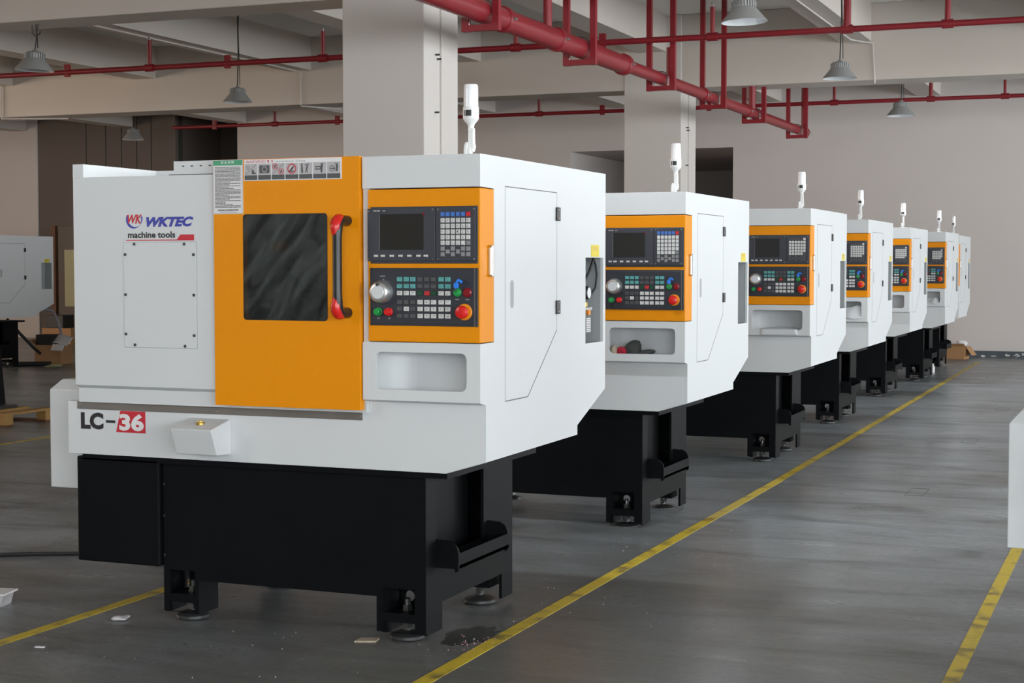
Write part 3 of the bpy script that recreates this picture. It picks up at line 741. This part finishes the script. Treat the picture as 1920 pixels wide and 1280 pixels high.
        mpo = mp.build('apron_lettering', 'ink_black', t, label='black and red lettering on the apron')
        MB().prism([(-1.534, .713), (-1.401, .7125), (-1.401, .795), (-1.514, .795)], 'xz', .0480, .049).build('red_plate', 'ink_red', mpo)
        q = MB(); v_, f_ = text_geo('36', -1.519, -1.407, .7195, .7855, .0474, 0, .045); q.add(v_, f_); q.build('plate_digits', 'ink_white', mpo)
    # button box on the apron
    pbx = MB(); xa, xb = -1.20, -1.025
    pts = [(xa, .049, .781), (xb, .049, .781), (xb, -.085, .752), (xa, -.085, .752), (xa, .049, .650), (xb, .049, .650), (xb, -.045, .655), (xa, -.045, .655)]
    pbx.add(pts, [(0, 1, 2, 3), (3, 2, 6, 7), (4, 7, 6, 5), (1, 5, 6, 2), (0, 3, 7, 4), (0, 4, 5, 1)])
    pbo = pbx.build('button_box', W, t, bevel=.003)
    MB().lathe([(.017, -.003), (.017, .004), (.012, .006), (.011, .011), (.008, .012)], (-1.112, -.02, .767), 'z', 16).build('box_button', 'brass', pbo, smooth=True)
    # coolant motor cover at the left end
    tk = MB()
    xa, xb, ya, yb2, za, zb, cdx = -1.962, -1.765, .20, .80, .461, .893, .035
    tk.add([(xa, ya, za), (xb, ya, za), (xb, yb2, za), (xa, yb2, za), (xa, ya, zb - .04), (xb, ya, zb - .04), (xb, yb2, zb - .04), (xa, yb2, zb - .04), (xa + cdx, ya + cdx, zb), (xb - cdx, ya + cdx, zb), (xb - cdx, yb2 - cdx, zb), (xa + cdx, yb2 - cdx, zb)],
           [(0, 3, 2, 1), (0, 1, 5, 4), (1, 2, 6, 5), (2, 3, 7, 6), (3, 0, 4, 7), (4, 5, 9, 8), (5, 6, 10, 9), (6, 7, 11, 10), (7, 4, 8, 11), (8, 9, 10, 11)])
    tk.build('tank_cover', W, t, bevel=.003)
    # signal light
    sl = empty('signal_light', (-.090, .13, 1.729)); sl.parent = t
    q = MB(); q.lathe([(.036, 0), (.036, .003), (.020, .007)], (0, 0, 0), 'z', 20); q.prism([(-.026, .004), (.004, .004), (.004, .030), (.0, .046), (-.012, .050), (-.022, .040), (-.026, .025)], 'yz', -.017, -.006); q.prism([(-.022, .004), (.002, .004), (.002, .03), (-.022, .03)], 'yz', -.006, .006)
    q.build('foot_bracket', 'lamp_white', sl, smooth=True, bevel=.002)
    q = MB(); q.prism([(-.013, .025)] + [(a_, b_) for a_, b_ in arc(-.002, .030, .015, 200, 340, 8)] + [(.010, .060), (.008, .098), (-.010, .098), (-.012, .06)], 'yz', -.006, .012); q.lathe([(.011, .012), (.011, .015)], (0, -.002, .034), 'x', 14)
    q.build('swivel_arm', 'lamp_white', sl, smooth=True, bevel=.002)
    MB().lathe([(.012, .090), (.010, .100), (.013, .112), (.022, .122), (.0265, .128), (.0285, .134), (.0285, .168), (.0270, .172)], (0, 0, 0), 'z', 24).build('light_base', 'lamp_white', sl, smooth=True)
    MB().lathe([(.0262, .172), (.0255, .232), (.0250, .246), (.0225, .2495)], (0, 0, 0), 'z', 24).build('lens', 'lamp_lens', sl, smooth=True)
    q = MB()
    for a0_, a1_ in ((233, 247), (252, 296)):
        pa = [(.0288 * math.cos(R(a_)), .0288 * math.sin(R(a_))) for a_ in range(a0_, a1_ + 1, 4)]
        vs = [(x, y, .139) for x, y in pa] + [(x, y, .160) for x, y in pa]; m_ = len(pa)
        q.add(vs, [(i, i + 1, i + 1 + m_, i + m_) for i in range(m_ - 1)])
    q.build('rating_label', 'ink_black', sl)
    return t

GROUP = 'lathes in the long row'
m1 = make_lathe(True); m1.location = (-2.145, 5.0, 0)
tag(m1, 'nearest white and orange lathe, with blue and red lettering on its left cover', 'machine', GROUP)
m2 = make_lathe(False); m2.location = (-2.189, 7.70, -.014)
tag(m2, 'second white and orange lathe in the row, dark rags in its tray', 'machine', GROUP)
m3 = make_lathe(False, False); m3.location = (-2.159, 10.637, 0)
tag(m3, 'third white and orange lathe in the row, folded sheet hanging over its tray edge', 'machine', GROUP)
for x, y, lab in ((-2.244, 13.428, 'fourth white and orange lathe in the row, clear bag bulging from its tray'),
                  (-2.3325, 16.459, 'fifth white and orange lathe in the row, empty tray, half hidden'),
                  (-2.2675, 18.804, 'sixth white and orange lathe in the row, small bag in its tray'),
                  (-2.372, 21.10, 'farthest lathe of the row, only its right side and an orange edge showing')):
    c = copy_tree(m3); c.location = (x, y, 0); tag(c, lab, 'machine', GROUP)
SK = ('display_unit', 'operator_panel', 'door_handle')
c = copy_tree(m3, skip=SK); c.location = (-13.70, 16.13, 0); tag(c, 'white lathe at the left edge of the picture behind the pallet', 'machine')
c = copy_tree(m3, skip=SK); c.location = (1.536, 5.0, 0); tag(c, 'lathe at the right edge, only its chamfered white end cover in view', 'machine')

# ------------------------------------------------------------------ red fire main with trapeze hangers
PX, PZ = -4.37, 3.10
fp = empty('fire_main_pipe', (PX, 4.0, PZ)); tag(fp, 'thick red fire main running away under the ceiling', 'pipe')
def pp(name, mb, mat='pipe_red', smooth=True, bevel=0.0): return mb.build(name, mat, fp, smooth=smooth, bevel=bevel)
OY = 4.0
pp('wide_pipe', MB().tube([(0, .45, 0), (0, 13.40 - OY, 0)], .080, 24))
pp('narrow_pipe', MB().tube([(0, 13.40 - OY, 0), (0, 21.1 - OY, 0)], .056, 20))
for y, r_ in ((6.5, .093), (10.60, .093), (11.69, .093), (13.36, .093), (16.0, .069), (17.9, .069), (18.35, .069), (21.05, .072)):
    cpl = pp('coupling', MB().lathe([(r_ * .9, -.035), (r_, -.028), (r_, .028), (r_ * .9, .035)], (0, y - OY, 0), 'y', 24))
    for sx in (-1, 1):
        MB().lathe([(.012, -.02), (.012, .02)], (sx * (r_ + .004), y - OY, 0), 'y', 8).build('coupling_bolt', 'satin_steel', cpl)
for y, r_, zt in ((11.5, .034, ZS - PZ), (14.82, .040, .33), (18.13, .040, .95), (21.05, .040, .95)):
    pp('riser_pipe', MB().tube([(0, y - OY, .03), (0, y - OY, zt)], r_, 14))
for y, r_ in ((8.2, .08), (10.21, .08), (12.24, .08), (14.51, .056), (16.40, .056), (18.23, .056), (20.59, .056)):
    hg = empty('pipe_hanger', (0, y - OY, 0)); hg.parent = fp
    zb = -r_ - .012; hw = .115
    for sx in (-1, 1):
        MB().box(sx * hw - .024, sx * hw + .024, -.024, .024, zb - .045, ZS - PZ).build('hanger_leg', 'pipe_red', hg)
    MB().box(-hw + .024, hw - .024, -.022, .022, zb - .043, zb).build('hanger_bar', 'pipe_red', hg)
    ub = MB().tube([(-(r_ + .012), .0, zb)] + [((r_ + .012) * math.cos(R(a_)), 0, (r_ + .012) * math.sin(R(a_))) for a_ in range(180, -1, -20)] + [(r_ + .012, 0, zb)], .006, 6)
    ub.build('u_bolt', 'satin_steel', hg, smooth=True)

# sprinkler branch lines along the hall
def branch(y, z, x0, x1, r_, heads, clamps, label):
    b = empty('sprinkler_pipe', (x0, y, z)); tag(b, label, 'pipe')
    MB().tube([(0, 0, 0), (x1 - x0, 0, 0)], r_, 14).build('pipe_run', 'pipe_red', b, smooth=True)
    for x, h_, rr in heads:
        MB().tube([(x - x0, 0, 0), (x - x0, 0, h_)], rr, 10).build('upright', 'pipe_red', b, smooth=True)
        MB().lathe([(r_ + .012, -.05), (r_ + .012, .05)], (x - x0, 0, 0), 'x', 14).build('tee', 'pipe_red', b, smooth=True)
        MB().lathe([(.012, h_), (.012, h_ + .03), (.022, h_ + .034), (.022, h_ + .038)], (x - x0, 0, 0), 'z', 10).build('sprinkler_head', 'satin_steel', b)
    for x in clamps:
        MB().box(x - x0 - .03, x - x0 + .03, -.02, .02, -r_ - .02, .085).build('clamp', 'pipe_red', b)
branch(14.3, 3.435, -16, 4, .028, [(-9.94, .29, .022), (-7.86, .27, .022), (-5.76, .27, .022), (-3.82, .27, .022), (-2.595, .76, .034), (-1.73, .30, .026), (.6, .3, .022)], [-11.0, -8.98, -6.76, -4.88], 'nearer thin red sprinkler pipe crossing the hall')
branch(20.8, 3.45, -14.05, 4, .026, [(-12.25, .19, .02), (-8.03, .2, .02), (-3.93, .2, .02), (-2.71, .2, .026), (-1.81, .2, .02)], [-13.3, -11.2, -7.1, -5.6], 'farther thin red sprinkler pipe close to the back wall')

# ------------------------------------------------------------------ high bay lamps
def em_mat():
    m, nt, b = node_mat('led_glow'); b.inputs['Base Color'].default_value = (.8, .85, .9, 1)
    b.inputs['Emission Color'].default_value = (.85, .93, 1, 1); b.inputs['Emission Strength'].default_value = 7.0
    MATS['led_glow'] = m
em_mat()
def bay_lamp(x, y, z, top, lit, label, tilt=0.0):
    t = empty('high_bay_lamp', (x, y, z)); tag(t, label, 'lamp', 'high bay lamps'); t.rotation_euler = (0, tilt, 0)
    MB().lathe([(.163, 0), (.166, .003), (.088, .098), (.080, .105)], (0, 0, 0), 'z', 32, caps=False).build('shade', 'aluminium', t, smooth=True)
    MB().lathe([(.163, .0005), (.085, .095), (.082, .096)], (0, 0, 0), 'z', 32, caps=False).build('reflector', 'reflector', t, smooth=True)
    MB().lathe([(.080, .092), (.080, .096)], (0, 0, 0), 'z', 24).build('light_plate', 'led_glow' if lit else 'key_grey', t)
    q = MB(); q.lathe([(.074, .100), (.074, .146)], (0, 0, 0), 'z', 24)
    for i in range(26):
        a_ = 2 * PI * i / 26; c_, s_ = math.cos(a_), math.sin(a_); w_ = .003
        vs = [(r_ * c_ - e_ * w_ * s_, r_ * s_ + e_ * w_ * c_, h_) for h_ in (.104, .144) for r_ in (.07, .090) for e_ in (-1, 1)]
        q.add(vs, [(0, 1, 3, 2), (4, 5, 7, 6), (0, 1, 5, 4), (2, 3, 7, 6), (1, 3, 7, 5), (0, 2, 6, 4)])
    q.build('heat_sink', 'aluminium', t)
    MB().lathe([(.080, .146), (.070, .156), (.030, .164), (.018, .178), (.010, .182)], (0, 0, 0), 'z', 20).build('cap', 'aluminium', t, smooth=True)
    if lit:
        d = bpy.data.lights.new('lamp_light', 'SPOT'); d.spot_size = R(116); d.spot_blend = .35; d.shadow_soft_size = .03; d.energy = 150; d.color = (0.90, 0.96, 1.0)
        lo = bpy.data.objects.new('lamp_light', d); COL.objects.link(lo); lo.parent = t; lo.location = (0, 0, .084)
    h_ = top - z
    MB().tube([(0, 0, .178), (.012, 0, .178 + (h_ - .178) * .45), (.004, 0, h_)], .006, 6).build('cable', 'rubber', t, smooth=True)
    MB().tube([(.03, 0, .19), (.022, 0, .19 + (h_ - .19) * .4), (.014, 0, .19 + (h_ - .19) * .7), (.030, 0, h_)], .004, 6).build('cable', 'rubber', t, smooth=True)
    return t
bay_lamp(-8.92, 11.15, 3.005, 3.40, False, 'unlit bell-shaped lamp under the near ceiling girder at top left', R(3))
bay_lamp(-9.57, 15.44, 3.165, 4.25, False, 'unlit bell-shaped lamp left of the nearer column')
bay_lamp(-14.35, 20.2, 3.235, 4.25, False, 'small far unlit lamp before the brown wall panels')
bay_lamp(-2.78, 11.28, 3.085, 3.40, True, 'large bright lamp at the top edge above the red pipe', R(-2))
bay_lamp(-2.89, 15.56, 3.15, 4.25, True, 'middle bright lamp hanging below the nearer red sprinkler pipe')
bay_lamp(-2.79, 18.84, 3.07, 4.25, True, 'farthest bright lamp in front of the pale back wall')

bay_lamp(-2.78, 6.2, 3.085, 4.25, True, 'unseen bright lamp above the gap between the first two machines')  # out of view, added to the row to brighten the second machine's front

# conduits on the ceiling structure
MB().tube([(-10.21, 11.42, 3.815), (-10.21, 17.98, 3.815), (-10.21, 17.975, 3.40), (-10.21, 18.0, 3.38), (-9.9, 18.5, 3.38)], .010, 6).build('conduit', 'column_plaster', ce)
MB().tube([(-3.17, 11.42, 3.815), (-3.17, 17.7, 3.815), (-2.98, 17.975, 3.80), (-2.95, 17.975, 3.36)], .010, 6).build('conduit', 'column_plaster', ce)
MB().tube([(-14.95, 17.975, 3.83), (-14.95, 17.975, 3.38), (-14.0, 18.2, 3.37)], .012, 6).build('conduit', 'column_plaster', ce)
MB().tube([(-8.98, 11.2, 3.40), (-8.98, 11.2, 3.33), (-8.95, 11.2, 3.31), (-8.90, 11.2, 3.32), (-8.89, 11.2, 3.345)], .006, 6).build('ceiling_hook', 'steel_dark', ce)

# ------------------------------------------------------------------ things in the trays
def crumple(name, mat, loc, sx, sy, sz, seed, rough=.35, parent=None):
    bm = bmesh.new(); bmesh.ops.create_icosphere(bm, subdivisions=3, radius=1.0); rn = random.Random(seed)
    dirs = [Vector((rn.uniform(-1, 1), rn.uniform(-1, 1), rn.uniform(-1, 1))).normalized() for _ in range(14)]; am = [rn.uniform(-1, 1) for _ in dirs]
    for v in bm.verts:
        n = v.co.normalized(); k_ = 1 + rough * sum(a_ * max(0, n.dot(d)) ** 6 for a_, d in zip(am, dirs))
        v.co = Vector((n.x * sx * k_, n.y * sy * k_, n.z * sz * k_))
        if v.co.z < -sz * .55: v.co.z = -sz * .55
    me = bpy.data.meshes.new(name); bm.to_mesh(me); bm.free(); me.materials.append(M[mat])
    me.polygons.foreach_set('use_smooth', [True] * len(me.polygons))
    o = bpy.data.objects.new(name, me); COL.objects.link(o); o.location = (loc[0], loc[1], loc[2] + sz * .55)
    if parent: o.parent = parent
    return o
MX, MY, TZ = -2.189, 7.70, .886
tag(crumple('rag', 'cloth_tan', (MX - .387, MY + .05, TZ), .022, .03, .036, 1), 'tan cloth bundle at the left end of the second machine tray', 'rag', 'rags in the second tray')
tag(crumple('rag', 'cloth_red', (MX - .345, MY + .05, TZ), .030, .03, .028, 2, .5), 'crumpled red cloth in the second machine tray', 'rag', 'rags in the second tray')
tag(crumple('rag', 'cloth_dark', (MX - .286, MY + .05, TZ), .042, .034, .040, 3, .6), 'larger dark grey rag heaped in the second machine tray', 'rag', 'rags in the second tray')
tag(crumple('rag', 'cloth_dark', (MX - .212, MY + .05, TZ), .048, .03, .022, 4, .5), 'flatter dark grey rag at the right of the heap in the tray', 'rag', 'rags in the second tray')
def sheet(name, fn, nu, nv, mat, label, cat, thick=.0008):
    vs = [fn(i / nu, j / nv) for j in range(nv + 1) for i in range(nu + 1)]
    fs = [(j * (nu + 1) + i, j * (nu + 1) + i + 1, (j + 1) * (nu + 1) + i + 1, (j + 1) * (nu + 1) + i) for j in range(nv) for i in range(nu)]
    o = MB().add(vs, fs).build(name, mat, smooth=True); sm = o.modifiers.new('thickness', 'SOLIDIFY'); sm.thickness = thick
    tag(o, label, cat); return o
def sheet3(u, v):   # third machine: a plastic sheet folded over the tray lip
    x = -.33 + .24 * u + (.012 * (1 - u)) * (v - .5); 
    if v < .45: return (-2.159 + x + .02 * (u - .5) * (1 - v), 10.637 + .07 - .155 * v, .903 + .016 + .012 * math.sin(u * PI) * (1 - v / .45))
    t_ = (v - .45) / .55
    return (-2.159 + x * (1 + .0 * t_) + .03 * (u - .5) * t_, 10.637 - .004, .918 - .04 * t_)
sheet('plastic_sheet', sheet3, 12, 12, 'plastic_bag', 'thin sheet folded over the lip of the third machine tray', 'sheet')
MB_ = (-2.244, 13.428)
def sheet4(u, v):
    return (MB_[0] - .27 + .22 * u, MB_[1] + .06 - .07 * v + .01 * math.sin(u * 7), .905 + (.085 + .03 * u) * (1 - v) + .006 * math.sin(u * 9 + v * 5))
sheet('plastic_bag', sheet4, 12, 8, 'plastic_bag', 'clear bag leaning in the fourth machine tray', 'bag')
def sheet6(u, v):
    return (-2.2675 - .22 + .16 * u, 18.804 + .05 - .06 * v + .01 * math.sin(u * 7), .905 + (.05 + .03 * math.sin(u * 3)) * (1 - v) + .006 * math.sin(u * 9 + v * 5))
sheet('plastic_bag', sheet6, 10, 8, 'plastic_bag', 'small clear bag in the sixth machine tray', 'bag')

# ------------------------------------------------------------------ floor bits
pud = MB(); rn = random.Random(9); pts = []
for i in range(28):
    a_ = 2 * PI * i / 28; k_ = .75 + .35 * rn.random(); pts.append((-2.30 + .10 * k_ * math.cos(a_), 5.27 + .17 * k_ * math.sin(a_)))
pud.prism(pts, 'xy', 0, .001)
def oil_mat():
    m, nt, b = node_mat('oil_stain'); tc = nt.nodes.new('ShaderNodeTexCoord'); n = nt.nodes.new('ShaderNodeTexNoise'); n.inputs['Scale'].default_value = 14
    nt.links.new(tc.outputs['Object'], n.inputs['Vector']); cr = nt.nodes.new('ShaderNodeValToRGB'); cr.color_ramp.elements[0].color = (.02, .022, .018, 1); cr.color_ramp.elements[1].color = (.05, .052, .045, 1)
    nt.links.new(n.outputs['Fac'], cr.inputs[0]); nt.links.new(cr.outputs[0], b.inputs['Base Color']); b.inputs['Roughness'].default_value = .3; MATS['oil_stain'] = m
oil_mat()
o = pud.build('oil_stain', 'oil_stain'); o['kind'] = 'stuff'; o['label'] = 'dark oil stain on the floor beside the nearest machine'; o['category'] = 'stain'
def scatter(name, mat, cx, cy, rx, ry, n, s0, s1, seed, label):
    rn = random.Random(seed); q = MB()
    for i in range(n):
        x = cx + rn.gauss(0, rx); y = cy + rn.gauss(0, ry); s_ = rn.uniform(s0, s1); a_ = rn.random() * 6
        c_, d_ = math.cos(a_) * s_, math.sin(a_) * s_
        q.add([(x - c_, y - d_, .002), (x + d_ * .4, y - c_ * .4, .002), (x + c_, y + d_, .004 + s_ * .4), (x - d_ * .4, y + c_ * .4, .003)], [(0, 1, 2, 3)])
    o = q.build(name, mat); o['kind'] = 'stuff'; o['label'] = label; o['category'] = 'debris'
scatter('metal_chips', 'swarf_pink', -2.24, 5.14, .035, .07, 40, .002, .006, 21, 'pinkish metal chips beside the yellow line')
scatter('floor_specks', 'sign_white', -2.3, 6.6, .5, 1.4, 90, .0015, .005, 22, 'pale specks scattered on the floor by the row')
scatter('floor_specks', 'sign_white', -2.9, 4.7, .5, .35, 50, .0015, .004, 23, 'pale specks on the floor in front of the nearest machine')
MB_p = MB().prism([(-2.645, 5.02), (-2.575, 5.05), (-2.585, 5.10), (-2.65, 5.075)], 'xy', 0, .006); tag(MB_p.build('wood_chip', 'cloth_tan'), 'small tan scrap by the front right foot of the nearest machine', 'scrap')
tag(crumple('paper_scrap', 'sign_grey', (-3.63, 5.01, 0), .018, .024, .008, 31, .9), 'crumpled white paper scrap on the floor left of the nearest machine', 'scrap')
tag(MB().prism([(-3.66, 4.53), (-3.625, 4.535), (-3.627, 4.548), (-3.66, 4.545)], 'xy', 0, .003).build('paper_scrap', 'paper'), 'tiny flat paper strip beside the yellow line', 'scrap')
bx = empty('white_carton', (-4.325, 5.03, 0), R(12)); tag(bx, 'low white carton cut by the left edge of the picture', 'box')
MB().add([(-.12, -.04, 0), (.105, -.04, 0), (.105, .05, 0), (-.12, .05, 0), (-.12, -.05, .05), (.125, -.05, .05), (.115, .06, .05), (-.12, .06, .05)], [(0, 3, 2, 1), (0, 1, 5, 4), (1, 2, 6, 5), (2, 3, 7, 6), (3, 0, 4, 7), (4, 5, 6, 7)]).build('body', 'sign_grey', bx)
MB().box(-.13, .13, -.055, .062, .05, .056).build('lid', 'sign_white', bx)
tag(MB().tube([(-5.6, 5.55, .009), (-5.2, 5.78, .009), (-4.95, 5.90, .009), (-4.75, 6.01, .009), (-4.5, 6.12, .009), (-4.1, 6.0, .009), (-3.85, 5.8, .009)], .009, 8).build('power_cable', 'rubber', smooth=True), 'black cable on the floor left of the nearest machine', 'cable')

# ------------------------------------------------------------------ pallet with a dark stand at the left edge
pl = empty('wooden_pallet', (-9.45, 11.1, 0), 0); tag(pl, 'wooden pallet at the left edge carrying a dark stand', 'pallet')
for bx_, by_ in ((.55, -.42), (.55, .10), (0, -.42), (0, .10), (-.5, -.42), (-.5, .10)):
    MB().box(bx_ - .05, bx_ + .05, by_ - .05, by_ + .05, .018, .098).build('block', 'wood', pl, bevel=.004)
for by_ in (-.42, .10): MB().box(-.6, .6, by_ - .05, by_ + .05, 0, .018).build('runner', 'wood_dark', pl)
for i in range(5):
    MB().box(-.55 + i * .26, -.55 + i * .26 + .11, -.48, .16, .098, .118).build('deck_board', 'wood', pl)
dsn = empty('machine_stand', (-9.57, 11.1, .118)); tag(dsn, 'dark tapered machine stand on the pallet at the left edge', 'stand')
MB().add([(-.35, -.2, 0), (.172, -.2, 0), (.172, .2, 0), (-.35, .2, 0), (-.35, -.2, .52), (.122, -.2, .52), (.122, .2, .52), (-.35, .2, .52)], [(0, 3, 2, 1), (0, 1, 5, 4), (1, 2, 6, 5), (2, 3, 7, 6), (3, 0, 4, 7), (4, 5, 6, 7)]).build('body', 'black_paint', dsn, bevel=.006)
MB().box(-.35, .42, -.26, .05, 0, .025).build('base_plate', 'steel_dark', dsn, bevel=.004)

# ------------------------------------------------------------------ boxes and hoses behind the left machine
cb_ = empty('cardboard_box', (-14.02, 17.85, 0), R(8)); tag(cb_, 'brown cardboard box on the floor left, white papers on top', 'box')
MB().box(-.20, .20, -.16, .16, 0, .26).build('body', 'cardboard', cb_, bevel=.004)
MB().add([(-.20, .16, .26), (-.20, -.16, .26), (-.30, -.15, .33), (-.30, .15, .33)], [(0, 1, 2, 3)]).build('flap', 'cardboard', cb_)
MB().box(-.20, .02, -.12, .14, .26, .40).build('dark_insert', 'rubber', cb_)
def pap(u, v): return (-14.0 + .02 + .26 * u, 17.75 + .15 * v, .285 + .11 * v + .01 * math.sin(u * 5) - .02 * u)
sheet('paper_sheet', pap, 8, 6, 'paper', 'white sheet lying tilted on the cardboard box', 'paper')
def pap2(u, v): return (-13.93 + .20 * u, 17.66 + .06 * v, .19 + .09 * v)
sheet('paper_sheet', pap2, 4, 4, 'paper', 'white sheet hanging over the front of the cardboard box', 'paper')
tag(MB().tube([(-14.9, 17.35, .03), (-14.5, 17.2, .03), (-14.1, 17.15, .03), (-13.75, 17.45, .03)], .03, 8).build('rubber_hose', 'rubber', smooth=True), 'black hose lying on the floor before the cardboard box', 'hose')
tag(MB().tube([(-14.35, 17.3, .78), (-14.15, 17.5, .80), (-13.98, 17.8, .72), (-13.93, 17.85, .55), (-13.93, 17.9, .40)], .020, 8).build('flexible_conduit', 'hose_grey', smooth=True), 'grey conduit arching from the left machine to the box', 'hose')
tag(MB().tube([(-14.35, 17.3, .62), (-14.3, 17.5, .42), (-14.15, 17.6, .22), (-14.05, 17.6, .15)], .022, 8).build('rubber_hose', 'rubber', smooth=True), 'black hose drooping beside the left machine base', 'hose')
tag(crumple('wrapping_scrap', 'cream_board', (-13.47, 17.1, 0), .14, .06, .03, 40, .5), 'yellowish wrapping scrap on the floor beyond the box', 'scrap')
tag(MB().box(-18.25, -18.16, 23.2, 23.28, 0, 2.05).build('wooden_post', 'wood_dark', bevel=.005), 'brown wooden post standing against the left back wall', 'post')
ps = MB().box(-18.05, -16.9, 23.15, 23.19, 0, 2.03).build('plywood_sheet', 'panel_brown', bevel=.004); tag(ps, 'tall drab sheet standing beside the brown post', 'board'); MB().box(-17.92, -17.1, 23.142, 23.15, .62, 1.62).build('poster', 'cream_board', ps)
t = empty('cardboard_box', (-17.3, 22.3, 0)); tag(t, 'cardboard box beside the plywood sheet in the far left corner', 'box')
MB().box(-.3, .3, -.2, .2, 0, .28).build('body', 'cardboard', t, bevel=.005); MB().box(-.25, .1, -.15, .15, .28, .5).build('dark_insert', 'rubber', t, bevel=.01)

# far right: carton near the back wall, bottle
cc = empty('cardboard_box', (-2.66, 23.65, 0), R(-10)); tag(cc, 'open brown carton on the floor at the foot of the back wall', 'box')
MB().prism([(-.17, 0), (.13, 0), (.15, .18), (-.17, .18)], 'xz', -.12, .12).build('body', 'cardboard', cc, bevel=.004)
MB().add([(.15, -.12, .18), (.15, .12, .18), (.24, .12, .06), (.24, -.12, .06)], [(0, 1, 2, 3)]).build('flap', 'cardboard', cc)
MB().add([(-.17, -.12, .18), (.15, -.12, .18), (.13, -.16, .23), (-.15, -.16, .22)], [(0, 1, 2, 3)]).build('flap', 'cardboard', cc)
tag(crumple('paper_scrap', 'paper', (-2.60, 23.66, .185), .06, .05, .045, 50, .5), 'white crumpled paper on the open carton at the back wall', 'scrap')
bt = empty('plastic_bottle', (-2.60, 20.45, 0)); tag(bt, 'small white bottle on the floor by the farthest machines', 'bottle')
MB().lathe([(.022, 0), (.024, .004), (.024, .075), (.010, .092), (.010, .10)], (0, 0, 0), 'z', 14).build('body', 'lamp_white', bt, smooth=True)
MB().lathe([(.012, .10), (.012, .115)], (0, 0, 0), 'z', 12).build('bottle_cap', 'lamp_white', bt)
